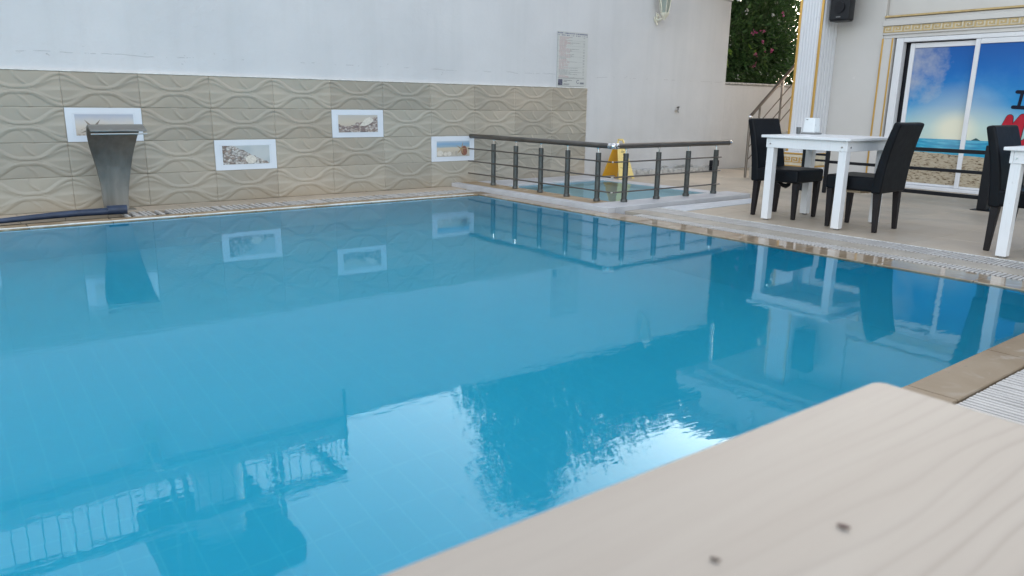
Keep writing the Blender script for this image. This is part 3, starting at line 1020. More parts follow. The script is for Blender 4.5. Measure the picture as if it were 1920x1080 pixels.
# ------------------------------------------------------------------ notice with small print
def m_notice():
    t = NT('notice_print')
    tc = t.n('ShaderNodeTexCoord').outputs['Object']
    X, Y, Z = t.xyz(tc)
    rowv = t.math('DIVIDE', Z, 0.0135)
    fr = t.math('FRACT', rowv)
    rowi = t.math('FLOOR', rowv)
    on = t.math('LESS_THAN', fr, 0.42)
    wn_ = t.n('ShaderNodeTexWhiteNoise', noise_dimensions='1D')
    t.l(rowi, wn_.inputs['W'])
    ln = t.math('MULTIPLY_ADD', t.math('POWER', wn_.outputs['Value'], 1.4), 0.32, 0.12)
    left = t.math('MULTIPLY', t.math('LESS_THAN', X, ln), t.math('GREATER_THAN', X, 0.025))
    brk = t.math('GREATER_THAN', t.noise(160, 2, t.mapped((1, 1, 0.1), src=tc)), 0.44)
    txt = t.math('MULTIPLY', t.math('MULTIPLY', on, left), brk)
    right = t.math('MULTIPLY', t.math('GREATER_THAN', X, 0.455), t.math('LESS_THAN', X, 0.485))
    r2_ = t.math('MULTIPLY', t.math('GREATER_THAN', t.math('FRACT', t.math('MULTIPLY', rowi, 0.37)), 0.45), on)
    txt = t.math('MAXIMUM', txt, t.math('MULTIPLY', right, r2_))
    body = t.math('MULTIPLY', t.math('GREATER_THAN', Z, 0.13), t.math('LESS_THAN', Z, 0.655))
    txt = t.math('MULTIPLY', txt, body)
    rule = t.math('MULTIPLY', t.math('LESS_THAN', t.math('FRACT', t.math('DIVIDE', Z, 0.0675)), 0.05), t.math('MULTIPLY', body, t.math('LESS_THAN', X, 0.485)))
    red = t.math('MULTIPLY', t.math('LESS_THAN', X, 0.22), t.math('GREATER_THAN', t.noise(7, 1, t.mapped((0.1, 1, 1), src=tc)), 0.47))
    ink = t.mix(red, (0.16, 0.16, 0.17), (0.40, 0.14, 0.15))
    paper = t.mix(t.noise(8, 3, tc), (0.52, 0.525, 0.50), (0.58, 0.58, 0.56))
    col = t.mix(t.math('MULTIPLY', txt, 0.75), paper, ink)
    col = t.mix(t.math('MULTIPLY', rule, 0.55), col, (0.3, 0.3, 0.31))
    # title rows
    tr = t.math('MULTIPLY', t.math('MULTIPLY', t.math('GREATER_THAN', Z, 0.692), t.math('LESS_THAN', Z, 0.708)), t.math('GREATER_THAN', t.noise(60, 1, t.mapped((1, 1, 0.05), src=tc)), 0.44))
    tr2 = t.math('MULTIPLY', t.math('MULTIPLY', t.math('GREATER_THAN', Z, 0.668), t.math('LESS_THAN', Z, 0.681)), t.math('GREATER_THAN', t.noise(70, 1, t.mapped((1, 1, 0.05), (1, 0, 0), src=tc)), 0.5))
    col = t.mix(t.math('MULTIPLY', t.math('MAXIMUM', tr, tr2), 0.8), col, (0.12, 0.13, 0.22))
    t.set(Base_Color=col, Roughness=0.45)
    return t.m
nt = thing('notice', 'tall white notice sheet with rows of tiny print hanging above the tiled wall end', 'notice', (6.822, 7.80, 1.219))
obj('sheet', boxes((0, 0.535, -0.004, 0.004, 0, 0.722)), m_notice(), nt)
obj('picture', boxes((0.018, 0.095, -0.0062, -0.0045, 0.035, 0.112)), simple('notice_photo', (0.10, 0.10, 0.14), 0.5, var=0.8, vscale=45), nt)
def emblem(bm):
    for k in range(16):
        a0, a1 = 0.6 + k * 0.33, 0.6 + (k + 1) * 0.33
        P = [(0.375 + r * math.cos(a), 0.085 + r * math.sin(a)) for r, a in ((0.026, a0), (0.026, a1), (0.017, a1), (0.017, a0))]
        prism(bm, P, 'y', -0.0062, -0.0045)
    box(bm, 0.415, 0.485, -0.0062, -0.0045, 0.055, 0.078)
obj('emblem', emblem, simple('emblem_grey', (0.20, 0.21, 0.24), 0.5), nt)
def rules(bm):
    for z in (0.125, 0.022):
        box(bm, 0.015, 0.49, -0.0060, -0.0045, z, z + 0.003)
    for z in (0.098, 0.082, 0.052, 0.040):
        box(bm, 0.115, 0.115 + random.uniform(0.05, 0.16), -0.0060, -0.0045, z, z + 0.004)
obj('small_print', rules, M['ink'], nt)

# ------------------------------------------------------------------ wall lanterns
def lantern(label, x, z0):
    L = thing('wall_lantern', label, 'lantern', (x, 7.805, z0), group='cast wall lanterns on the white wall')
    # wall plate and curved bracket
    def plate(bm):
        tube(bm, [(0, 0.0, -0.02), (0, -0.018, -0.02)], 0.045, 14)
        ball(bm, (0.0, -0.03, -0.095), 0.014, 10)
        tube(bm, [(0, -0.02, -0.085), (0, -0.02, 0.06)], [0.012, 0.016], 8)
    obj('wall_plate', plate, M['lamp_white'], L, smooth=True)
    obj('bracket', lambda bm: tube(bm, [(0, -0.02, -0.03), (0.0, -0.07, -0.035), (0.0, -0.12, -0.02), (0.0, -0.155, 0.0), (0, -0.16, 0.02)], [0.022, 0.018, 0.014, 0.013, 0.02], 10), M['lamp_white'], L, smooth=True)
    obj('scroll', lambda bm: tube(bm, [(0, -0.022, 0.06), (0, -0.05, 0.04), (0, -0.075, 0.0), (0, -0.09, -0.025)], 0.007, 8), M['lamp_white'], L, smooth=True)
    cy = -0.16
    obj('base', lambda bm: lathe(bm, [(0.012, -0.045), (0.02, -0.02), (0.045, 0.005), (0.06, 0.03), (0.064, 0.05), (0.055, 0.056)], 0, cy, 12), M['lamp_white'], L, smooth=True)
    obj('glass', lambda bm: lathe(bm, [(0.050, 0.057), (0.094, 0.30)], 0, cy, 6), M['lamp_glass'], L)
    for k in range(6):
        a = PI / 3 * k
        obj('bar', lambda bm: tube(bm, [(0.054 * math.cos(a), cy + 0.054 * math.sin(a), 0.05), (0.098 * math.cos(a), cy + 0.098 * math.sin(a), 0.305)], 0.0065, 6), M['lamp_white'], L)
    obj('cap', lambda bm: lathe(bm, [(0.112, 0.300), (0.118, 0.315), (0.085, 0.345), (0.05, 0.385), (0.02, 0.40), (0.014, 0.43), (0.004, 0.45)], 0, cy, 12), M['lamp_white'], L, smooth=True)
    obj('bulb', lambda bm: ball(bm, (0, cy, 0.14), 0.022), M['white_plastic'], L, smooth=True)
lantern('white cast wall lantern above the faucet, cut by the picture top', 8.70, 2.245)
lantern('white cast wall lantern above the spout, seen only mirrored in the pool', 1.45, 2.22)

# ------------------------------------------------------------------ faucet
fc = thing('faucet', 'small metal tap sticking out of the white wall between lantern and railing', 'faucet', (9.27, 7.80, 0.93))
obj('flange', lambda bm: tube(bm, [(0, 0.008, 0), (0, -0.008, 0)], 0.022, 12), M['steel'], fc, smooth=True)
obj('spout', lambda bm: tube(bm, [(0, 0, 0), (-0.02, -0.05, 0.004), (-0.05, -0.09, 0.0), (-0.075, -0.11, -0.012), (-0.08, -0.115, -0.03)], 0.009, 8), M['steel'], fc, smooth=True)
obj('handle', lambda bm: (tube(bm, [(0.005, -0.035, 0.0), (0.005, -0.035, 0.05)], 0.008, 8), tube(bm, [(-0.018, -0.035, 0.055), (0.028, -0.035, 0.06)], 0.009, 8)), M['black_metal'], fc, smooth=True)

# ================================================================== WATER SPOUT
sp = thing('water_spout', 'curved stainless steel cascade spout standing before the relief tile wall', 'water spout', (1.36, 7.6, 0))
prof = [(7.640, 0.0, 0.100, 0.0), (7.635, 0.12, 0.108, 0.0), (7.625, 0.24, 0.118, 0.005), (7.60, 0.38, 0.140, 0.005), (7.56, 0.50, 0.163, 0.0), (7.50, 0.60, 0.185, -0.005), (7.42, 0.685, 0.20, -0.01), (7.32, 0.745, 0.208, -0.015), (7.20, 0.772, 0.212, -0.02), (7.08, 0.762, 0.214, -0.03), (6.98, 0.735, 0.214, -0.035)]
def spout_fn(bm):
    th = 0.03
    outer, inner = [], []
    for i, (y, z, w, cx) in enumerate(prof):
        a = prof[max(i - 1, 0)]
        b = prof[min(i + 1, len(prof) - 1)]
        d = Vector((0, b[0] - a[0], b[1] - a[1])).normalized()
        nrm = Vector((0, d.z, -d.y))       # towards back / up
        t2 = th * (1.0 if i < 8 else max(0.35, 1.0 - 0.25 * (i - 7)))
        row = []
        for s in (-1, 1):
            row.append((Vector((1.36 + cx + s * w, y, z)) + nrm * t2 * 0.5, Vector((1.36 + cx + s * w, y, z)) - nrm * t2 * 0.5))
        outer.append([bm.verts.new(row[0][0]), bm.verts.new(row[1][0])])
        inner.append([bm.verts.new(row[0][1]), bm.verts.new(row[1][1])])
    for i in range(len(prof) - 1):
        bm.faces.new((outer[i][0], outer[i][1], outer[i + 1][1], outer[i + 1][0]))
        bm.faces.new((inner[i][0], inner[i + 1][0], inner[i + 1][1], inner[i][1]))
        bm.faces.new((outer[i][0], outer[i + 1][0], inner[i + 1][0], inner[i][0]))
        bm.faces.new((outer[i][1], inner[i][1], inner[i + 1][1], outer[i + 1][1]))
    bm.faces.new((outer[-1][0], outer[-1][1], inner[-1][1], inner[-1][0]))
    bm.faces.new((outer[0][0], inner[0][0], inner[0][1], outer[0][1]))
sb = obj('body', spout_fn, M['steel_spout'], sp, 0.004)
sb.location = (-1.36, -7.6, 0)
def lip(bm):
    tube(bm, [(-0.245, -0.612, 0.712), (0.180, -0.612, 0.712)], 0.006, 8)
obj('lip', lip, M['steel'], sp, smooth=True)
obj('foot_plate', boxes((-0.15, 0.15, -0.03, 0.10, 0.001, 0.008)), M['steel_spout'], sp)

# hose
def hose_fn(bm):
    pts = [(1.37, 7.33, 0.036), (1.30, 7.335, 0.036), (1.18, 7.345, 0.034), (1.0, 7.36, 0.032), (0.8, 7.345, 0.028), (0.6, 7.31, 0.024), (0.42, 7.27, 0.021), (0.2, 7.23, 0.02), (-0.4, 7.2, 0.02), (-1.6, 7.22, 0.02), (-3.5, 7.25, 0.02)]
    tube(bm, pts, [0.030, 0.037, 0.036, 0.034, 0.032, 0.028, 0.025, 0.023, 0.022, 0.022, 0.022], 12, squash=0.85)
hs = thing('hose', 'dark blue hose lying along the tiled wall foot under the steel spout', 'hose', (1.3, 7.33, 0))
h1 = obj('pipe', hose_fn, M['hose'], hs, smooth=True)
h1.location = (-1.3, -7.33, 0)
h2 = obj('coupling', lambda bm: tube(bm, [(1.385, 7.33, 0.042), (1.23, 7.34, 0.042)], 0.041, 14), M['hose'], hs, smooth=True)
h2.location = (-1.3, -7.33, 0)

# ================================================================== RAILING
rail = thing('pool_railing', 'dark metal railing with three thin rods bending round the wading pool', 'railing', (5.41, 5.35, kz))
CX, CY = 5.415, 5.315
def rpart(name, fn, mat, smooth=True):
    o = obj(name, fn, mat, rail, smooth=smooth)
    o.location = (-5.41, -5.35, -kz)
    return o
HZ = 0.608
rpart('handrail', lambda bm: tube(bm, [(CX, CY + 0.045, HZ), (CX, 7.78, HZ)], 0.027, 16), M['bronze'])
rpart('handrail', lambda bm: tube(bm, [(CX + 0.045, CY, HZ), (7.27, CY, HZ)], 0.027, 16), M['bronze'])
rpart('corner_joint', lambda bm: (ball(bm, (CX, CY, HZ), 0.031), tube(bm, [(CX, CY + 0.03, HZ), (CX, CY + 0.055, HZ)], 0.030, 16), tube(bm, [(CX + 0.03, CY, HZ), (CX + 0.055, CY, HZ)], 0.030, 16)), M['chrome'])
rpart('end_cap', lambda bm: (ball(bm, (7.285, CY, HZ), 0.029), tube(bm, [(7.262, CY, HZ), (7.28, CY, HZ)], 0.030, 16)), M['chrome'])
PP = [(CX, 7.30), (CX, 6.87), (CX, 6.42), (CX, 5.98), (CX, 5.52), (5.60, CY), (6.09, CY), (6.57, CY), (7.05, CY)]
pref = None
for i, (x, y) in enumerate(PP):
    if i == 0:
        pref = rpart('post', lambda bm: lathe(bm, [(0.029, 0.0), (0.029, 0.530 - kz), (0.026, 0.535 - kz)], 0, 0, 8, PI / 8), M['post'], False)
        pref.location = (x - 5.41, y - 5.35, 0.0)
        c1 = rpart('foot', lambda bm: lathe(bm, [(0.036, 0.0), (0.036, 0.022), (0.031, 0.03)], 0, 0, 12), M['post'])
        c1.parent = pref
        c1.location = (0, 0, 0.0005)
        c2 = rpart('pin', lambda bm: tube(bm, [(0, 0, 0.535 - kz), (0, 0, HZ - 0.024 - kz)], 0.0085, 8), M['chrome'])
        c2.parent = pref
        c2.location = (0, 0, 0)
        c3 = rpart('collar', lambda bm: lathe(bm, [(0.017, HZ - 0.035 - kz), (0.020, HZ - 0.024 - kz)], 0, 0, 10), M['chrome'])
        c3.parent = pref
        c3.location = (0, 0, 0)
    else:
        c = copy_tree(pref, rail)
        c.location = (x - 5.41, y - 5.35, 0.0)
for z in (0.455, 0.305, 0.155):
    rpart('rod', lambda bm: tube(bm, [(CX - 0.034, CY - 0.01, z), (CX - 0.034, 7.78, z)], 0.0075, 8), M['bronze'])
    rpart('rod', lambda bm: tube(bm, [(CX - 0.01, CY - 0.036, z), (7.10, CY - 0.036, z)], 0.0075, 8), M['bronze'])
    rpart('rod_tip', lambda bm: (ball(bm, (CX - 0.034, CY - 0.034, z), 0.010, 10), ball(bm, (7.104, CY - 0.036, z), 0.009, 10)), M['steel'])
# ================================================================== WET FLOOR SIGN
ws = thing('wet_floor_sign', 'yellow folding floor sign standing open behind the railing corner', 'floor sign', (7.765, 7.505, 0.0), math.radians(2))
def panel(bm, s):
    # local: width along x, opens along y; s = -1 front, 1 back
    def q(x, z, off=0):
        yy = s * (0.02 + 0.15 * (1 - z / 0.52)) + off
        return (x, yy, z)
    for (a, b) in (((0.0, 0.160), (0.44, 0.078)), ((0.44, 0.078), (0.53, 0.062))):
        z0, w0 = a
        z1, w1 = b
        if z0 == 0.0:
            # leave an arched cut at the foot
            pts = [(-w0, 0.0), (-w0 + 0.045, 0.0), (-w0 + 0.06, 0.025), (w0 - 0.06, 0.025), (w0 - 0.045, 0.0), (w0, 0.0), (w1, z1), (-w1, z1)]
        else:
            # handle opening
            pts = None
        th = 0.012
        if pts:
            A = [bm.verts.new(q(x, z)) for x, z in pts]
            B = [bm.verts.new(q(x, z, -s * th)) for x, z in pts]
            bm.faces.new(A)
            bm.faces.new(B[::-1])
            for i in range(len(pts)):
                bm.faces.new((A[i], B[i], B[(i + 1) % len(pts)], A[(i + 1) % len(pts)]))
obj('front_panel', lambda bm: panel(bm, -1), M['yellow'], ws)
obj('back_panel', lambda bm: panel(bm, 1), M['yellow_shade'], ws)
obj('handle', lambda bm: tube(bm, [(-0.062, -0.035, 0.435), (-0.06, -0.02, 0.50), (-0.045, -0.012, 0.535), (0.045, -0.012, 0.535), (0.06, -0.02, 0.50), (0.062, -0.035, 0.435)], 0.014, 8), M['yellow'], ws, smooth=True)
def marks(bm):
    def q(x, z):
        return (x, -(0.02 + 0.15 * (1 - z / 0.52)) - 0.0018, z)
    for (x0, x1, z0, z1) in ((-0.035, 0.035, 0.365, 0.374), (-0.02, 0.005, 0.392, 0.398), (0.045, 0.07, 0.20, 0.206), (0.03, 0.085, 0.188, 0.192), (-0.075, -0.045, 0.147, 0.151), (0.0, 0.012, 0.30, 0.345), (-0.02, 0.02, 0.29, 0.295), (-0.11, 0.11, 0.158, 0.1605)):
        vs_ = [bm.verts.new(q(a, b)) for a, b in ((x0, z0), (x1, z0), (x1, z1), (x0, z1))]
        bm.faces.new(vs_)
obj('print', marks, M['ink'], ws)

# ================================================================== STAIRS AND STAIR RAIL
st = thing('staircase', 'tiled steps rising behind the black chair beside the low wall', 'stairs')
for k in range(8):
    obj('step', boxes((9.56 + 0.235 * k, 9.7925 + 0.235 * k if k < 7 else 14, 6.225, 6.60, 0.001, 0.17 * (k + 1) - 0.02 + (0 if k else 0.0))), M['stone_step'], st, 0.006)
sr = thing('stair_railing', 'brown metal stair railing climbing between low wall and white pillar', 'railing')
RY = 6.62
obj('newel_post', lambda bm: tube(bm, [(9.50, RY, 0.001), (9.50, RY, 0.85)], 0.019, 12), M['bronze_light'], sr, smooth=True)
obj('newel_cap', lambda bm: ball(bm, (9.50, RY, 0.868), 0.027), M['chrome'], sr, smooth=True)
sl_ = 0.746
def ryz(x, z0=0.872):
    return z0 + (x - 9.50) * sl_
obj('handrail', lambda bm: tube(bm, [(9.50, RY, 0.872), (12.0, RY, ryz(12.0))], 0.024, 12), M['bronze_light'], sr, smooth=True)
for x in (9.72, 10.23, 10.85, 11.4, 11.95):
    obj('post', lambda bm: tube(bm, [(x, RY, 0.17 if x < 9.9 else ryz(x, 0.0) - 0.1), (x, RY, ryz(x) - 0.02)], 0.016, 10), M['bronze_light'], sr, smooth=True)
for dz in (0.23, 0.42, 0.60):
    obj('rod', lambda bm: tube(bm, [(9.51, RY - 0.02, 0.872 - dz), (11.95, RY - 0.02, ryz(11.95, 0.872 - dz))], 0.0075, 8), M['bronze_light'], sr, smooth=True)

# ================================================================== RESTAURANT FACADE
def m_facade_print():
    t = NT('beach_window_print')
    X, Y, Z = t.xyz()
    n1 = t.noise(1.6, 6, t.mapped((1, 1, 1.3)))
    # sky: deep blue above, paler low
    skyc = t.ramp(t.math('MULTIPLY', t.math('SUBTRACT', Z, 0.645), 0.78), [(0.0, (0.40, 0.56, 0.50)), (0.12, (0.33, 0.56, 0.58)), (0.33, (0.035, 0.27, 0.56)), (0.62, (0.016, 0.15, 0.46)), (0.95, (0.012, 0.08, 0.32))])
    # cloud bank on the left
    dx = t.math('SUBTRACT', Y, 4.72)
    dz = t.math('SUBTRACT', Z, 1.55)
    r2c = t.math('ADD', t.math('MULTIPLY', t.math('MULTIPLY', dx, dx), 4.5), t.math('MULTIPLY', t.math('MULTIPLY', dz, dz), 2.6))
    n1b = t.noise(1.0, 6, t.mapped((1, 4.0, 4.6), (0, 3, 1)), rough=0.6)
    cl = t.math('SUBTRACT', 1.62, t.math('ADD', r2c, t.math('MULTIPLY', n1b, 1.9)), clamp=True)
    skyc = t.mix(t.math('MULTIPLY', cl, 1.1, clamp=True), skyc, (0.42, 0.43, 0.48))
    wisps = t.ramp(t.noise(1.0, 6, t.mapped((1, 2.2, 3.2), (1, 2, 0))), [(0.5, (0,) * 3), (0.75, (0.6,) * 3)])
    skyc = t.mix(t.math('MULTIPLY', wisps, t.math('SUBTRACT', 1.6, Z, clamp=True)), skyc, (0.22, 0.50, 0.72))
    # sun glow on the horizon
    gx = t.math('SUBTRACT', Y, 4.16)
    gz = t.math('MULTIPLY', t.math('SUBTRACT', Z, 0.76), 1.25)
    gd = t.math('SQRT', t.math('ADD', t.math('MULTIPLY', gx, gx), t.math('MULTIPLY', gz, gz)))
    g1 = t.ramp(gd, [(0.0, (1,) * 3), (0.14, (0.95,) * 3), (0.32, (0.40,) * 3), (0.75, (0,) * 3)])
    skyc = t.mix(g1, skyc, (0.80, 0.76, 0.60))
    # sea
    sn = t.noise(1.0, 5, t.mapped((1, 5, 42)))
    sea = t.ramp(sn, [(0.3, (0.018, 0.18, 0.36)), (0.55, (0.03, 0.33, 0.50)), (0.8, (0.22, 0.52, 0.64))])
    sea = t.mix(t.math('MULTIPLY', t.math('SUBTRACT', 0.5, gd, clamp=True), 0.7), sea, (0.45, 0.70, 0.75))
    # sand with dark footprints
    sdn = t.noise(1.0, 6, t.mapped((1, 20, 58)), dist=0.4)
    sand = t.ramp(sdn, [(0.36, (0.13, 0.095, 0.06)), (0.43, (0.34, 0.27, 0.19)), (0.5, (0.43, 0.36, 0.26)), (0.75, (0.50, 0.43, 0.34))])
    shore = t.math('ADD', 0.452, t.math('MULTIPLY', t.math('SUBTRACT', t.noise(2.5, 3), 0.5), 0.05))
    shore = t.math('ADD', shore, t.math('MULTIPLY', t.math('SUBTRACT', 4.0, Y), -0.03))
    col = t.mix(t.math('GREATER_THAN', Z, shore), sand, sea)
    hill = t.math('MULTIPLY', t.math('MAXIMUM', t.math('SUBTRACT', 0.055, t.math('ABSOLUTE', t.math('SUBTRACT', Y, 3.88))), 0.0), 0.55)
    hz = t.math('ADD', 0.645, hill)
    above = t.math('GREATER_THAN', Z, 0.645)
    col = t.mix(above, col, skyc)
    ish = t.math('MULTIPLY', above, t.math('LESS_THAN', Z, hz))
    col = t.mix(ish, col, (0.04, 0.09, 0.09))
    t.set(Base_Color=col, Roughness=0.22)
    t.b.inputs['Specular IOR Level'].default_value = 0.22
    return t.m
M['beach'] = m_facade_print()

rb = thing('restaurant_building', 'white restaurant front with gold trim and beach-printed sliding doors', 'building')
FX = 10.2
obj('wall', boxes((FX, 15, 5.18, 5.86, 0.0, 3.3), (FX + 0.06, 15, -4, 5.18, 2.16, 3.3), (FX + 0.12, 15, 5.0, 5.18, 0, 2.16), (FX + 1.0, 15, -4, 5.0, 0, 2.16)), M['facade'], rb, 0.004)
obj('lintel', boxes((FX + 0.0, FX + 0.3, -4, 5.177, 1.90, 2.157)), M['facade'], rb, 0.006)
obj('cornice', boxes((FX - 0.035, FX - 0.001, -4, 5.19, 2.055, 2.125), (FX - 0.022, FX - 0.001, -4, 5.185, 1.945, 1.968)), M['facade'], rb, 0.006)
obj('gold_band', boxes((FX - 0.03, FX + 0.058, -4, 5.178, 2.16, 2.183)), M['gold_dull'], rb, 0.003)
# Greek key band
def key_unit(bm, y0, z0, s, w, xs0, xs1, mirror=1):
    """one square spiral cell, y runs along the band"""
    t_ = w
    segs = [(0, 0, 1.0, t_), (0, 0, t_, 1.0), (0, 1 - t_, 0.80, 1.0), (0.80 - t_, 0.34, 0.80, 1.0), (0.30, 0.34, 0.80, 0.34 + t_), (0.30, 0.34, 0.30 + t_, 0.70)]
    for i, (a, b, c, d) in enumerate(segs):
        e = 0.0003 * i
        box(bm, xs0 - e, xs1, y0 + mirror * 0 + s * (a if mirror > 0 else 1 - c), y0 + s * (c if mirror > 0 else 1 - a), z0 + s * 0.62 * b, z0 + s * 0.62 * d)
obj('key_ground', boxes((FX - 0.012, FX - 0.0005, -4, 5.183, 1.97, 2.053)), M['pale_gold'], rb)
def keyband(bm):
    y = 5.18
    s = 0.122
    while y > 1.5:
        key_unit(bm, y - s, 1.9735, s, 0.15, FX - 0.018, FX - 0.012, -1)
        y -= s
obj('key_band', keyband, M['gold_dull'], rb)
# pilaster beside the doors
obj('pilaster', boxes((FX - 0.03, FX + 0.11, 5.02, 5.175, 0.001, 1.897)), M['facade'], rb, 0.006)
obj('gold_strip', boxes((FX - 0.037, FX - 0.031, 5.150, 5.173, 0.05, 1.90)), M['gold'], rb, 0.002)
obj('gold_strip', boxes((FX - 0.037, FX - 0.031, 5.024, 5.045, 0.05, 1.90)), M['gold'], rb, 0.002)
# sliding doors
frame = obj('door_frame', boxes((FX - 0.0, FX + 0.10, 4.905, 5.0, 0.001, 1.897), (FX + 0.0, FX + 0.10, -4, 4.904, 1.845, 1.897), (FX - 0.01, FX + 0.14, -4, 4.904, 0.001, 0.045)), M['pvc'], rb, 0.006)
obj('dark_opening', boxes((FX + 0.14, FX + 0.16, 4.0, 5.0, 0.0, 1.9)), M['gap'], rb)
def leaf(ya, yb, x0, zt):
    """a door leaf between ya (left) and yb (right), ya > yb"""
    d = obj('sliding_door', boxes((x0, x0 + 0.045, ya - 0.055, ya, 0.046, zt), (x0, x0 + 0.045, yb, yb + 0.055, 0.046, zt), (x0, x0 + 0.045, yb + 0.056, ya - 0.056, zt - 0.06, zt), (x0, x0 + 0.045, yb + 0.056, ya - 0.056, 0.046, 0.075)), M['pvc'], rb, 0.005)
    obj('glass', boxes((x0 + 0.016, x0 + 0.026, yb + 0.055, ya - 0.055, 0.07, zt - 0.055)), M['beach'], d)
leaf(4.835, 3.985, FX + 0.058, 1.83)
leaf(4.045, 2.55, FX + 0.004, 1.843)
leaf(2.50, 1.05, FX + 0.058, 1.843)
leaf(1.04, -0.4, FX + 0.004, 1.843)
# printed lettering on the second leaf
LX = FX + 0.0195
def rounded_bar(bm, p, q, r, x0, x1):
    a = math.atan2(q[1] - p[1], q[0] - p[0])
    pts = []
    for k in range(7):
        b = a + PI / 2 + PI * k / 6
        pts.append((p[0] + r * math.cos(b), p[1] + r * math.sin(b)))
    for k in range(7):
        b = a - PI / 2 + PI * k / 6
        pts.append((q[0] + r * math.cos(b), q[1] + r * math.sin(b)))
    prism(bm, pts, 'x', x0, x1)
obj('letter', lambda bm: (rounded_bar(bm, (3.515, 1.222), (3.400, 1.216), 0.021, LX - 0.003, LX - 0.001), rounded_bar(bm, (3.535, 1.048), (3.420, 1.043), 0.021, LX - 0.0033, LX - 0.001), rounded_bar(bm, (3.462, 1.215), (3.478, 1.05), 0.017, LX - 0.0036, LX - 0.001)), M['navy'], rb)
def script_m(bm, r, x0, x1):
    e = 0.0
    for p, q in (((3.66, 0.62), (3.55, 0.925)), ((3.55, 0.925), (3.54, 0.74)), ((3.54, 0.74), (3.415, 0.935)), ((3.415, 0.935), (3.44, 0.66)), ((3.44, 0.66), (3.38, 0.62)), ((3.38, 0.62), (3.30, 0.70))):
        rounded_bar(bm, p, q, r, x0 - e, x1)
        e += 0.00025
obj('letter', lambda bm: script_m(bm, 0.042, LX - 0.0030, LX - 0.001), M['navy'], rb)
obj('letter', lambda bm: script_m(bm, 0.036, LX - 0.0065, LX - 0.0050), M['red'], rb)

# balcony and eaves of the upper storey, mirrored in the pool
bc = thing('balcony_storey', 'stepped balcony and eaves above the restaurant pillar, mirrored in the pool', 'balcony')
obj('slab', boxes((9.35, 15, -4, 7.5, 3.22, 3.42)), M['facade'], bc, 0.01)
obj('moulding', boxes((9.45, 15, -4, 7.2, 3.12, 3.217), (9.58, 15, -4, 7.05, 3.02, 3.117)), M['cream'], bc, 0.01)
obj('parapet', boxes((9.5, 9.62, -4, 7.1, 3.423, 3.80)), M['cream'], bc, 0.01)
obj('post', boxes((9.42, 9.64, 6.1, 6.32, 3.424, 3.90)), M['facade'], bc, 0.01)
obj('eave', boxes((9.2, 15, -4, 7.7, 3.92, 4.02), (9.35, 15, -4, 7.5, 3.82, 3.917)), M['cream'], bc, 0.01)
obj('corner_pipe', lambda bm: tube(bm, [(10.35, 7.6, 2.6), (10.35, 7.6, 3.25)], 0.03, 8), M['facade'], bc)

# ------------------------------------------------------------------ pillar
pl = thing('fluted_pillar', 'white fluted square pillar with gold edges and Greek key base', 'pillar', (9.8, 5.83, 0))
PW = 0.345
obj('shaft', boxes((0.0, 0.40, 0.0, PW, 0.40, 3.02)), M['shaft'], pl, 0.004)
for k in range(6):
    y = 0.050 + k * 0.0425
    obj('flute', boxes((-0.010, -0.001, y, y + 0.029, 0.41, 3.0)), M['shaft'], pl, 0.004)
for k in range(5):
    x = 0.035 + k * 0.07
    obj('flute', boxes((x, x + 0.045, -0.010, -0.001, 0.41, 3.0)), M['shaft'], pl, 0.004)
obj('gold_strip', boxes((-0.014, 0.012, PW - 0.028, PW + 0.004, 0.405, 3.01)), M['gold'], pl, 0.005)
obj('gold_strip', boxes((-0.014, 0.008, -0.006, 0.028, 0.405, 3.01)), M['gold'], pl, 0.005)
obj('base', boxes((-0.035, 0.40, -0.035, PW + 0.035, 0.001, 0.08), (-0.018, 0.40, -0.018, PW + 0.018, 0.081, 0.195), (-0.022, 0.40, -0.022, PW + 0.022, 0.196, 0.40)), M['shaft'], pl, 0.006)
obj('gold_moulding', boxes((-0.035, 0.40, -0.035, PW + 0.035, 0.362, 0.388), (-0.035, 0.40, -0.035, PW + 0.035, 0.186, 0.212), (-0.048, 0.40, -0.048, PW + 0.048, 0.03, 0.058)), M['gold'], pl, 0.008)
obj('key_ground', boxes((-0.028, -0.0225, -0.02, PW + 0.02, 0.213, 0.361), (-0.0285, 0.39, -0.028, -0.0225, 0.213, 0.361)), M['pale_gold'], pl)
def pkey(bm):
    y = PW + 0.01
    s = 0.118
    for k in range(3):
        key_unit(bm, y - s, 0.252, s, 0.14, -0.035, -0.0285, -1)
        y -= s
obj('key_band', pkey, M['gold'], pl)
# ------------------------------------------------------------------ loudspeaker
ls = thing('loudspeaker', 'black box loudspeaker hanging on the inner side of the fluted pillar', 'loudspeaker', (9.98, 5.65, 2.13))
def spk(bm):
    pts = [(-0.075, -0.15), (0.02, -0.155), (0.085, -0.135), (0.12, -0.08), (0.12, 0.11), (-0.10, 0.11)]
    prism(bm, [(a - 0.05, b) for a, b in pts], 'z', 0.012, 0.62)
obj('cabinet', spk, M['black_metal'], ls, 0.014)
obj('base', lambda bm: prism(bm, [(-0.12, -0.14), (-0.03, -0.145), (0.03, -0.125), (0.06, -0.07), (0.06, 0.10), (-0.14, 0.10)], 'z', 0.0, 0.0118), M['black_metal'], ls)
obj('woofer', lambda bm: tube(bm, [(-0.142, -0.02, 0.17), (-0.153, -0.02, 0.17)], 0.070, 20), simple('speaker_cone', (0.012, 0.012, 0.015), 0.5, spec=0.2), ls, smooth=True)
obj('nameplate', boxes((-0.156, -0.150, -0.05, 0.01, 0.045, 0.055)), M['grey_plastic'], ls)
obj('bracket', boxes((-0.02, 0.02, 0.111, 0.169, 0.3, 0.34)), M['black_metal'], ls)

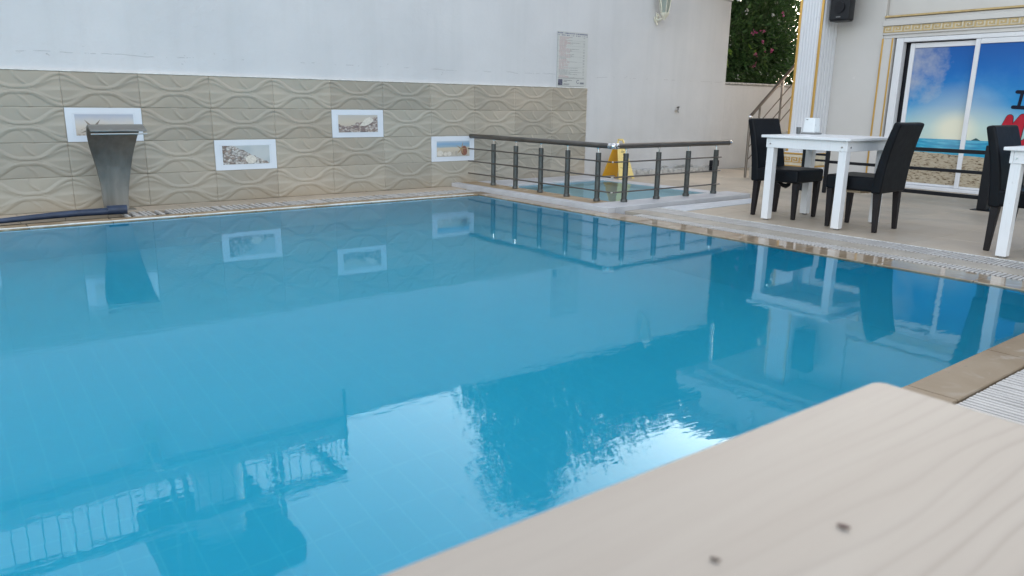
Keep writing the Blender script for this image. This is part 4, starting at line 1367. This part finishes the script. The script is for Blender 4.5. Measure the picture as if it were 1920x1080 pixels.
# ------------------------------------------------------------------ low black rail in front of the doors
br_ = thing('black_rail', 'low black metal rail in front of the beach-printed doors', 'railing', (8.62, 3.1, 0))
obj('post', boxes((-0.06, 0.06, -0.045, 0.045, 0.006, 0.66)), M['black_metal'], br_, 0.006)
obj('base_plate', boxes((-0.09, 0.09, -0.09, 0.09, 0.001, 0.006)), M['black_metal'], br_)
obj('post', boxes((-0.02, 0.02, 1.75, 1.79, 0.006, 0.62)), M['black_metal'], br_, 0.004)
obj('post', boxes((-0.03, 0.03, 2.03, 2.09, 0.006, 0.62)), M['black_metal'], br_, 0.004)
obj('post', boxes((-0.03, 0.03, -1.9, -1.84, 0.006, 0.62)), M['black_metal'], br_, 0.004)
for z0, z1 in ((0.565, 0.605), (0.362, 0.395), (0.105, 0.145)):
    obj('bar', boxes((-0.014, 0.014, -1.84, 1.75 if z0 > 0.3 else 1.75, z0, z1)), M['black_metal'], br_, 0.003)
obj('bar', boxes((-0.012, 0.012, 1.79, 2.03, 0.445, 0.47), (-0.012, 0.012, 1.79, 2.03, 0.375, 0.4)), M['black_metal'], br_, 0.003)

# ================================================================== TABLES AND CHAIRS
def make_table(label, loc, rz):
    t = thing('dining_table', label, 'table', loc, rz, 'white dining tables on the terrace')
    L, W = 0.36, 0.382
    obj('tabletop', boxes((-L - 0.035, L + 0.035, -W - 0.035, W + 0.035, 0.742, 0.765)), M['table_white'], t, 0.004)
    obj('apron', boxes((-L, L, -W, -W + 0.022, 0.655, 0.741), (-L, L, W - 0.022, W, 0.655, 0.741), (-L, -L + 0.022, -W + 0.023, W - 0.023, 0.655, 0.741), (L - 0.022, L, -W + 0.023, W - 0.023, 0.655, 0.741)), M['table_white'], t, 0.003)
    for sx in (-1, 1):
        for sy in (-1, 1):
            x, y = sx * (L - 0.041), sy * (W - 0.041)
            lg = obj('leg', boxes((-0.034, 0.034, -0.034, 0.034, 0.012, 0.742)), M['table_white'], t, 0.004)
            lg.location = (x, y, 0)
            ft = obj('foot', lambda bm: lathe(bm, [(0.022, 0.001), (0.024, 0.0118)], 0, 0, 12), M['grey_plastic'], lg)
    for (x, y, ax) in ((-L - 0.001, W - 0.045, 'x'), (-L - 0.001, -W + 0.045, 'x'), (-L + 0.045, -W - 0.001, 'y'), (L - 0.045, -W - 0.001, 'y')):
        d = (-0.006, 0, 0) if ax == 'x' else (0, -0.006, 0)
        obj('bolt', lambda bm: tube(bm, [(x, y, 0.69), (x + d[0], y + d[1], 0.69)], 0.008, 10), M['chrome'], t, smooth=True)
    return t
T1 = (6.38, 3.62, 0)
make_table('white wooden dining table carrying the napkin dispenser, between two black chairs', T1, 0.0)
T2 = (6.225, 1.615, 0)
make_table('white wooden dining table cut by the right picture edge', T2, 0.0)

def make_chair(label, loc, rz, lining=None, logo=False, droop=False):
    c = thing('dining_chair', label, 'chair', loc, rz, 'black leatherette dining chairs')
    w = 0.228
    # seat (front at -y)
    def seat(bm):
        bmesh.ops.create_grid(bm, x_segments=8, y_segments=8, size=1)
        bm.clear()
        box(bm, -w, w, -0.245, 0.20, 0.335, 0.455)
    obj('seat', seat, M['leather'], c, 0.022, segs=3)
    def back(bm):
        hexa(bm, [(-w - 0.004, 0.150, 0.325), (w + 0.004, 0.150, 0.325), (w + 0.004, 0.235, 0.325), (-w - 0.004, 0.235, 0.325)],
             [(-w + 0.004, 0.272, 0.905), (w - 0.004, 0.272, 0.905), (w - 0.004, 0.332, 0.893), (-w + 0.004, 0.332, 0.893)])
        bmesh.ops.subdivide_edges(bm, edges=[e for e in bm.edges if abs(e.verts[0].co.z - e.verts[1].co.z) > 0.3], cuts=6)
        for v in bm.verts:
            k = (v.co.z - 0.325) / 0.58
            v.co.y += 0.020 * math.sin(PI * k) * -1
    obj('backrest', back, M['leather'], c, 0.018, segs=3)
    for sx in (-1, 1):
        obj('leg', lambda bm: hexa(bm, [(sx * 0.176 - 0.016, -0.226, 0.001), (sx * 0.176 + 0.016, -0.226, 0.001), (sx * 0.176 + 0.016, -0.194, 0.001), (sx * 0.176 - 0.016, -0.194, 0.001)],
                                   [(sx * 0.180 - 0.026, -0.236, 0.336), (sx * 0.180 + 0.026, -0.236, 0.336), (sx * 0.180 + 0.026, -0.184, 0.336), (sx * 0.180 - 0.026, -0.184, 0.336)]), M['dark_wood'], c, 0.003)
        obj('leg', lambda bm: hexa(bm, [(sx * 0.184 - 0.017, 0.190, 0.001), (sx * 0.184 + 0.017, 0.190, 0.001), (sx * 0.184 + 0.017, 0.224, 0.001), (sx * 0.184 - 0.017, 0.224, 0.001)],
                                   [(sx * 0.180 - 0.026, 0.165, 0.336), (sx * 0.180 + 0.026, 0.165, 0.336), (sx * 0.180 + 0.026, 0.220, 0.336), (sx * 0.180 - 0.026, 0.220, 0.336)]), M['dark_wood'], c, 0.003)
    if lining:
        def tear(bm):
            for k in range(8):
                x = -0.12 + k * 0.035
                d = 0.012 + 0.022 * abs(math.sin(k * 1.7))
                box(bm, x, x + 0.034, -0.14 + 0.01 * math.sin(k), 0.04, 0.335 - d, 0.334)
        obj('torn_lining', tear, M['lining'], c, 0.006)
    if droop:
        obj('hanging_strap', lambda bm: tube(bm, [(-0.16, -0.02, 0.332), (-0.10, -0.03, 0.30), (-0.05, -0.03, 0.288), (0.0, -0.03, 0.30), (0.03, -0.02, 0.332)], [0.012, 0.02, 0.022, 0.02, 0.012], 8), M['leather'], c, smooth=True)
    if logo:
        def ring(bm):
            for k in range(20):
                a0, a1 = 2 * PI * k / 20, 2 * PI * (k + 1) / 20
                P = [(0.075 + 0.01 + r * math.cos(a), 0.785 + r * math.sin(a)) for r, a in ((0.046, a0), (0.046, a1), (0.033, a1), (0.033, a0))]
                prism(bm, P, 'y', 0.0, 0.003)
        lg = thing  # noqa
        o = obj('emblem_ring', ring, simple('emblem_red', (0.42, 0.10, 0.12), 0.5), c)
        o.location = (-0.01, 0.206, 0.0)
        o2 = obj('emblem_disc', lambda bm: prism(bm, [(0.085 + 0.033 * math.cos(a), 0.785 + 0.033 * math.sin(a)) for a in np.linspace(0, 2 * PI, 20, endpoint=False)], 'y', 0.0005, 0.003), simple('emblem_maroon', (0.12, 0.02, 0.03), 0.5), c)
        o2.location = (-0.01, 0.206, 0.0)
        def xs_(bm):
            for s in (-1, 1):
                a = s * 0.9
                dx_, dz_ = 0.024 * math.cos(a), 0.024 * math.sin(a)
                nx, nz = -math.sin(a) * 0.0045, math.cos(a) * 0.0045
                prism(bm, [(0.085 - dx_ - nx, 0.785 - dz_ - nz), (0.085 + dx_ - nx, 0.785 + dz_ - nz), (0.085 + dx_ + nx, 0.785 + dz_ + nz), (0.085 - dx_ + nx, 0.785 - dz_ + nz)], 'y', -0.0015 - 0.0004 * s, 0.0)
        o3 = obj('emblem_cross', xs_, simple('emblem_white', (0.6, 0.58, 0.56), 0.5), c)
        o3.location = (-0.01, 0.206, 0.0)
        for q in (o, o2, o3):
            q.rotation_euler = (math.radians(-4), 0, 0)
    return c
make_chair('black leatherette chair on the pool-corner side of the first white table', (6.425, 4.02, 0), 0.02, droop=True)
make_chair('black leatherette chair with its back turned, torn beige lining under the seat', (6.365, 3.225, 0), PI + 0.03, lining=True)
make_chair('black leatherette chair with round red emblem on its back, at the right table', (6.295, 1.925, 0), 0.0, logo=True)

# napkin dispenser and small glass
nd = thing('napkin_dispenser', 'white napkin dispenser with grey foot standing on the first white table', 'napkin dispenser', (6.60, 3.925, 0.766), 0.06)
obj('body', lambda bm: hexa(bm, [(-0.055, -0.06, 0.014), (0.055, -0.06, 0.014), (0.055, 0.06, 0.014), (-0.055, 0.06, 0.014)], [(-0.048, -0.050, 0.148), (0.048, -0.050, 0.148), (0.048, 0.045, 0.148), (-0.048, 0.045, 0.148)]), M['white_plastic'], nd, 0.006)
obj('foot', boxes((-0.065, 0.068, -0.075, 0.068, 0.0, 0.0135)), M['grey_plastic'], nd, 0.004)
obj('catch', boxes((-0.0525, -0.0495, 0.012, 0.03, 0.128, 0.136)), M['grey_plastic'], nd)
tag(obj('tumbler', lambda bm: lathe(bm, [(0.017, 0.0), (0.019, 0.004), (0.022, 0.062), (0.019, 0.062), (0.016, 0.012)], 6.52, 4.003, 14), M['smoke_glass'], smooth=True, loc=(0, 0, 0.766)),
    'small smoky tumbler beside the white napkin dispenser', 'tumbler')

# foreground table -----------------------------------------------------------
def m_pale_wood():
    t = NT('pale_wood_laminate')
    v = t.mapped((1.0, 1.0, 1.0), rot=(0, 0, math.radians(4)))
    warp = t.noise(1.0, 3, t.mapped((1.1, 4.5, 1), (0.4, 0.9, 0)))
    X, Y, Z = t.xyz(v)
    rings = t.math('FRACT', t.math('ADD', t.math('MULTIPLY', Y, 62.0), t.math('MULTIPLY', warp, 8.0)))
    line = t.ramp(rings, [(0.0, (0.8,) * 3), (0.12, (0.3,) * 3), (0.35, (0,) * 3), (0.86, (0.1,) * 3), (1.0, (0.8,) * 3)])
    pos_ = t.math('ADD', t.math('MULTIPLY', X, 0.55), t.math('MULTIPLY', Y, -1.6))
    fade = t.ramp(t.math('ADD', t.math('ADD', pos_, 0.36), t.math('MULTIPLY', t.noise(1.0, 4, t.mapped((2.0, 5.0, 1), (3, 1, 0))), 0.5)), [(0.40, (0.06,) * 3), (0.72, (1,) * 3)])
    base = t.ramp(t.noise(1.0, 5, t.mapped((2.2, 30, 1))), [(0.3, (0.320, 0.283, 0.246)), (0.7, (0.355, 0.320, 0.282))])
    broad = t.noise(1.0, 3, t.mapped((1.2, 5.0, 1), (8, 2, 0)))
    base = t.mix(t.math('MULTIPLY', broad, 0.35), base, (0.305, 0.27, 0.228))
    col = t.mix(t.math('MULTIPLY', t.math('MULTIPLY', line, fade), 0.55), base, (0.15, 0.13, 0.11))
    fine = t.ramp(t.noise(1.0, 4, t.mapped((6, 260, 1))), [(0.55, (0,) * 3), (0.8, (1,) * 3)])
    col = t.mix(t.math('MULTIPLY', fine, 0.2), col, (0.22, 0.195, 0.17))
    t.set(Base_Color=col, Roughness=0.6)
    t.b.inputs['Specular IOR Level'].default_value = 0.2
    t.bump(fine, 0.06, 0.001)
    return t.m
M['pale_wood'] = m_pale_wood()
ft = thing('wood_table', 'pale wood-grain table corner filling the lower right of the picture', 'table', (0.685, 0.312, 0), -0.022)
def fgtop(bm):
    prism(bm, [(-2.2, -1.6), (-0.012, -1.6), (0.0, -1.588), (0.0, -0.010), (-0.003, -0.003), (-0.010, 0.0), (-2.2, 0.0)], 'z', 0.722, 0.752)
obj('tabletop', fgtop, M['pale_wood'], ft, 0.003)
for (x, y) in ((-0.08, -0.08), (-2.1, -0.08), (-0.08, -1.5), (-2.1, -1.5)):
    obj('leg', boxes((x - 0.035, x + 0.035, y - 0.035, y + 0.035, 0.0, 0.7215)), M['table_white'], ft, 0.004)
def crumb(label, x, y, s, rz, col):
    def f(bm):
        bmesh.ops.create_icosphere(bm, subdivisions=2, radius=1)
        r = random.Random(int(x * 1000))
        for v in bm.verts:
            v.co = Vector((v.co.x * (1 + 0.3 * r.random()), v.co.y * 0.42 * (1 + 0.4 * r.random()), v.co.z * 0.28 + 0.2 * v.co.x * 0.3))
            v.co *= s
    o = obj('seed_husk', f, simple('husk_' + str(int(s * 1e5)), col, 0.8), smooth=True, loc=(x, y, 0.7525 + s * 0.28))
    o.rotation_euler = (0, 0, rz)
    tag(o, label, 'seed husk', 'specks on the wooden table')
HUSK = [(0.413, 0.196, 0.0036, -1.35), (0.322, 0.222, 0.0029, -1.25)]
crumb('larger dark brown speck lying on the wood-grain table', HUSK[0][0], HUSK[0][1], HUSK[0][2], HUSK[0][3], (0.13, 0.085, 0.075))
crumb('smaller dark speck lying near the bottom edge of the wood-grain table', HUSK[1][0], HUSK[1][1], HUSK[1][2], HUSK[1][3], (0.14, 0.11, 0.09))

# ================================================================== TERRACE ABOVE THE WALL (mirrored in the pool)
tr = thing('roof_terrace', 'raised terrace slab and railing on the white wall, mirrored in the pool', 'terrace')
obj('slab', boxes((-9, 3.575, 7.70, 13, 2.662, 2.86)), M['slab'], tr, 0.01)
obj('fascia', boxes((-9, 3.58, 7.78, 8.06, 2.626, 2.66)), M['wall_plain'], tr)
obj('side_wall', boxes((-9, 3.5, 8.08, 13, 0, 2.61)), M['wall_plain'], tr)
def rb_pt(name, fn, mat, sm=False):
    return obj(name, fn, mat, tr, smooth=sm)
rb_pt('handrail', boxes((-9, 3.55, 7.72, 7.80, 3.36, 3.425)), M['wall_plain'])
rb_pt('handrail', boxes((3.47, 3.55, 7.803, 12, 3.36, 3.425)), M['wall_plain'])
rb_pt('handrail_shade', boxes((-9, 3.56, 7.71, 7.81, 3.3265, 3.358), (3.46, 3.56, 7.811, 12, 3.3265, 3.358)), M['post'])  # dark strip standing for the shade on the handrail's underside
bal = None
xs_list = [3.515 - 0.128 * k for k in range(75)]
for x in xs_list:
    if bal is None:
        bal = rb_pt('baluster', lambda bm: tube(bm, [(0, 0, 2.861), (0, 0, 3.326)], 0.0065, 6), M['post'])
        bal.location = (x, 7.76, 0)
    else:
        inst('baluster', bal, tr, (x, 7.76, 0))
for k in range(1, 26):
    inst('baluster', bal, tr, (3.515, 7.76 + 0.15 * k, 0))
rb_pt('post', boxes((3.53, 3.56, 7.66, 7.69, 2.25, 3.1)), M['post'])
# pavilion on the terrace
pv = thing('terrace_pavilion', 'dark roofed pavilion with a pale column on the raised terrace, mirrored in the pool', 'pavilion', (2.45, 9.2, 2.86))
obj('column', lambda bm: tube(bm, [(0, 0, 0.0), (0, 0, 1.60)], 0.30, 20), M['wall_plain'], pv, smooth=True)
obj('cabinet', boxes((-0.45, 0.45, -0.35, 0.2, 0.001, 0.55)), M['black_metal'], pv)
obj('roof', boxes((-0.75, 0.85, -0.8, 1.4, 1.601, 2.05)), M['black_metal'], pv, 0.08)
for (x, y) in ((-0.68, -0.7), (0.5, -0.7), (0.62, -0.6), (-0.55, -0.72), (0.7, 1.2)):
    obj('post', boxes((x - 0.025, x + 0.025, y - 0.025, y + 0.025, 0.001, 1.60)), M['post'], pv)

# ================================================================== TREES AND HEDGE
def trunk_mesh(bm, base, top, r0, r1, limbs, seedv):
    r = random.Random(seedv)
    base, top = Vector(base), Vector(top)
    n = 7
    pts = [base.lerp(top, i / n) + Vector((r.uniform(-1, 1), r.uniform(-1, 1), 0)) * 0.05 * (i > 0) for i in range(n + 1)]
    tube(bm, pts, [r0 + (r1 - r0) * i / n for i in range(n + 1)], 9)
    for (tgt, k) in limbs:
        a = pts[k]
        tgt = Vector(tgt)
        mid = a.lerp(tgt, 0.5) + Vector((r.uniform(-.2, .2), r.uniform(-.2, .2), r.uniform(0, .3)))
        tube(bm, [a, a.lerp(mid, 0.5), mid, mid.lerp(tgt, 0.6), tgt], [r1 * 0.8, r1 * 0.65, r1 * 0.5, r1 * 0.35, r1 * 0.15], 6)

def crown(blobs, n_cl, per, spread, size, mat, parent, name='crown', drop=0.35, aspect=2.4, zmin=None, tilt=0.0):
    """blobs: (cx,cy,cz, rx,ry,rz, weight); leaf clusters spread through each blob's volume"""
    cs, ns, sz, tn = [], [], [], []
    wts = np.array([b[6] for b in blobs], float)
    wts /= wts.sum()
    for _ in range(n_cl):
        b = blobs[rng.choice(len(blobs), p=wts)]
        d = rng.normal(size=3)
        d /= np.linalg.norm(d)
        rr = rng.random() ** drop
        c = np.array(b[:3]) + d * rr * np.array(b[3:6])
        if zmin is not None and c[2] < zmin:
            continue
        k = int(per * rng.uniform(0.5, 1.4))
        off = rng.normal(size=(k, 3)) * spread * rng.uniform(0.6, 1.3)
        cc = c + off
        nn = off / (np.linalg.norm(off, axis=1)[:, None] + 1e-6) + rng.normal(size=(k, 3)) * 0.5 + d * 0.5 + np.array([0, 0, tilt])
        cs.append(cc)
        ns.append(nn)
        sz.append(rng.uniform(0.65, 1.25, k) * size)
        base_t = rng.random() * 0.6
        tn.append(np.clip(base_t + rng.random(k) * 0.4, 0, 1))
    o = leaves_obj(name, np.concatenate(cs), np.concatenate(ns), np.concatenate(sz), mat, parent, aspect, np.concatenate(tn))
    o['kind'] = 'stuff'
    return o

tA = thing('broadleaf_tree', 'large dark broadleaf tree behind the white wall, mirrored in the pool', 'tree', (0, 0, 0))
obj('trunk', lambda bm: trunk_mesh(bm, (8.9, 10.2, -0.06), (9.0, 10.3, 3.6), 0.2, 0.11, [((7.2, 9.7, 3.9), 4), ((10.9, 10.2, 4.2), 5), ((8.6, 9.3, 5.0), 6), ((9.6, 10.9, 5.1), 7), ((8.2, 10.8, 4.6), 5)], 4), M['bark'], tA, smooth=True)
crown([(7.6, 9.9, 3.3, 1.15, 1.0, 0.9, 2), (9.1, 10.1, 3.6, 1.7, 1.2, 1.3, 5), (8.4, 9.9, 4.9, 1.0, 1.0, 0.85, 2), (8.05, 9.8, 5.6, 0.75, 0.7, 0.65, 1.2), (10.6, 10.1, 3.7, 1.3, 1.1, 1.1, 3), (11.3, 10.4, 4.4, 1.2, 1.0, 0.8, 1.2), (9.5, 10.0, 2.2, 2.2, 0.9, 0.8, 2.5), (11.6, 9.9, 3.4, 1.3, 1.0, 1.2, 3), (10.9, 9.9, 4.7, 1.1, 0.8, 0.65, 1.4), (12.6, 9.9, 4.0, 0.9, 0.9, 1.0, 1.6), (11.9, 9.7, 4.7, 1.0, 0.7, 0.55, 1.6)],
      1250, 40, 0.17, 0.15, M['leaf_dark'], tA, zmin=0.8)
crown([(10.6, 9.6, 5.15, 1.1, 0.5, 0.35, 1.0), (9.7, 9.6, 5.2, 0.5, 0.5, 0.45, 0.6)], 46, 16, 0.13, 0.20, M['leaf_dark'], tA, name='sprays', aspect=3.2)
tB = thing('flowering_hedge', 'dark hedge with pink blossoms rising above the low wall', 'hedge', (0, 0, 0))
obj('stem', lambda bm: (trunk_mesh(bm, (11.4, 9.0, -0.06), (11.5, 8.9, 2.2), 0.07, 0.04, [((11.0, 8.7, 3.0), 5), ((12.2, 8.8, 3.1), 6)], 2), trunk_mesh(bm, (12.9, 9.2, -0.06), (12.8, 9.1, 2.4), 0.08, 0.04, [((12.4, 8.8, 3.3), 5), ((13.4, 9.0, 3.2), 6)], 3)), M['bark'], tB, smooth=True)
crown([(11.3, 8.9, 1.9, 1.0, 0.75, 1.0, 3), (12.4, 9.1, 2.1, 1.1, 0.8, 1.1, 3), (13.8, 9.2, 2.0, 1.2, 0.8, 1.1, 2), (11.6, 9.1, 3.2, 1.0, 0.8, 0.8, 2), (13.0, 9.3, 3.3, 1.2, 0.8, 0.8, 2), (15.2, 9.4, 2.2, 1.2, 0.8, 1.2, 1.5), (13.3, 9.4, 4.0, 1.7, 0.8, 0.75, 2.2), (14.0, 10.2, 2.5, 1.7, 0.5, 1.5, 6.5), (12.2, 10.0, 2.4, 1.2, 0.4, 1.3, 2.5)],
      2300, 42, 0.14, 0.10, M['leaf'], tB, zmin=1.0, aspect=2.8)
crown([(11.9, 8.55, 2.2, 1.5, 0.35, 0.95, 3)], 70, 26, 0.09, 0.10, M['leaf'], tB, name='sprays', aspect=3.0, zmin=1.45)
# blossoms picked out in the photograph
BL = [(11.72, 8.25, 2.27), (12.02, 8.28, 2.30), (12.70, 8.35, 2.66), (12.02, 8.25, 2.12), (11.80, 8.25, 1.72), (12.35, 8.3, 2.0), (12.15, 8.3, 1.98), (11.9, 8.3, 1.9)]
for i, p_ in enumerate(BL):
    k = 9
    off = rng.normal(size=(k, 3)) * 0.022
    leaves_obj('blossom', np.array(p_) + off, off + rng.normal(size=(k, 3)) * 0.01, np.full(k, 0.05), M['blossom'], tB, 1.2)
for i, p_ in enumerate([(11.35, 8.22, 1.50), (11.15, 8.25, 2.05), (11.12, 8.25, 2.16), (11.55, 8.3, 2.6), (12.35, 8.35, 2.62)]):
    k = 6
    off = rng.normal(size=(k, 3)) * 0.022
    leaves_obj('pale_blossom', np.array(p_) + off, off + rng.normal(size=(k, 3)) * 0.01, np.full(k, 0.045), M['blossom_pale'], tB, 1.3)
# bright sprig hanging past the wall corner
spg = [(10.80, 8.12, 1.86), (10.74, 8.10, 1.80), (10.86, 8.12, 1.78), (10.78, 8.12, 1.72), (10.88, 8.14, 1.92), (10.96, 8.14, 1.90), (10.70, 8.10, 1.68), (10.82, 8.12, 1.66), (10.76, 8.10, 1.94), (10.90, 8.12, 1.70), (10.68, 8.10, 1.76), (10.84, 8.12, 1.98)]
for p_ in spg:
    leaves_obj('bright_leaf', [p_], [(rng.normal() * 0.6, -0.2, -0.7 + rng.normal() * 0.5)], [0.13], M['leaf_bright'], tB, 2.0)
for p_ in [(11.55, 8.18, 2.02), (11.62, 8.18, 1.98), (11.7, 8.18, 1.94), (11.66, 8.18, 1.88)]:
    leaves_obj('bright_leaf', [p_], [(0.8, 0, 0.3 + rng.normal() * 0.6)], [0.14], M['leaf_bright'], tB, 3.5)
tC = thing('background_tree', 'tall dense tree behind the flowering hedge', 'tree', (0, 0, 0))
obj('trunk', lambda bm: trunk_mesh(bm, (14.2, 12.5, -0.06), (14.3, 12.4, 3.6), 0.22, 0.12, [((13.0, 12.2, 4.4), 5), ((15.5, 12.4, 4.6), 6), ((14.2, 11.8, 5.2), 7)], 8), M['bark'], tC, smooth=True)
crown([(12.6, 11.6, 2.2, 1.9, 0.9, 1.6, 3), (15.0, 12.0, 2.4, 2.4, 1.0, 1.8, 3), (16.3, 12.6, 2.4, 1.8, 0.9, 1.7, 3.5), (14.2, 11.2, 2.8, 1.6, 0.7, 1.5, 2.5), (14.0, 12.2, 4.2, 2.4, 1.1, 1.2, 3), (17.5, 12.5, 3.0, 2.2, 1.2, 2.0, 2), (17.2, 12.4, 4.9, 2.4, 1.1, 1.3, 2.5)],
      1500, 42, 0.20, 0.16, M['leaf_dark'], tC, zmin=0.2)
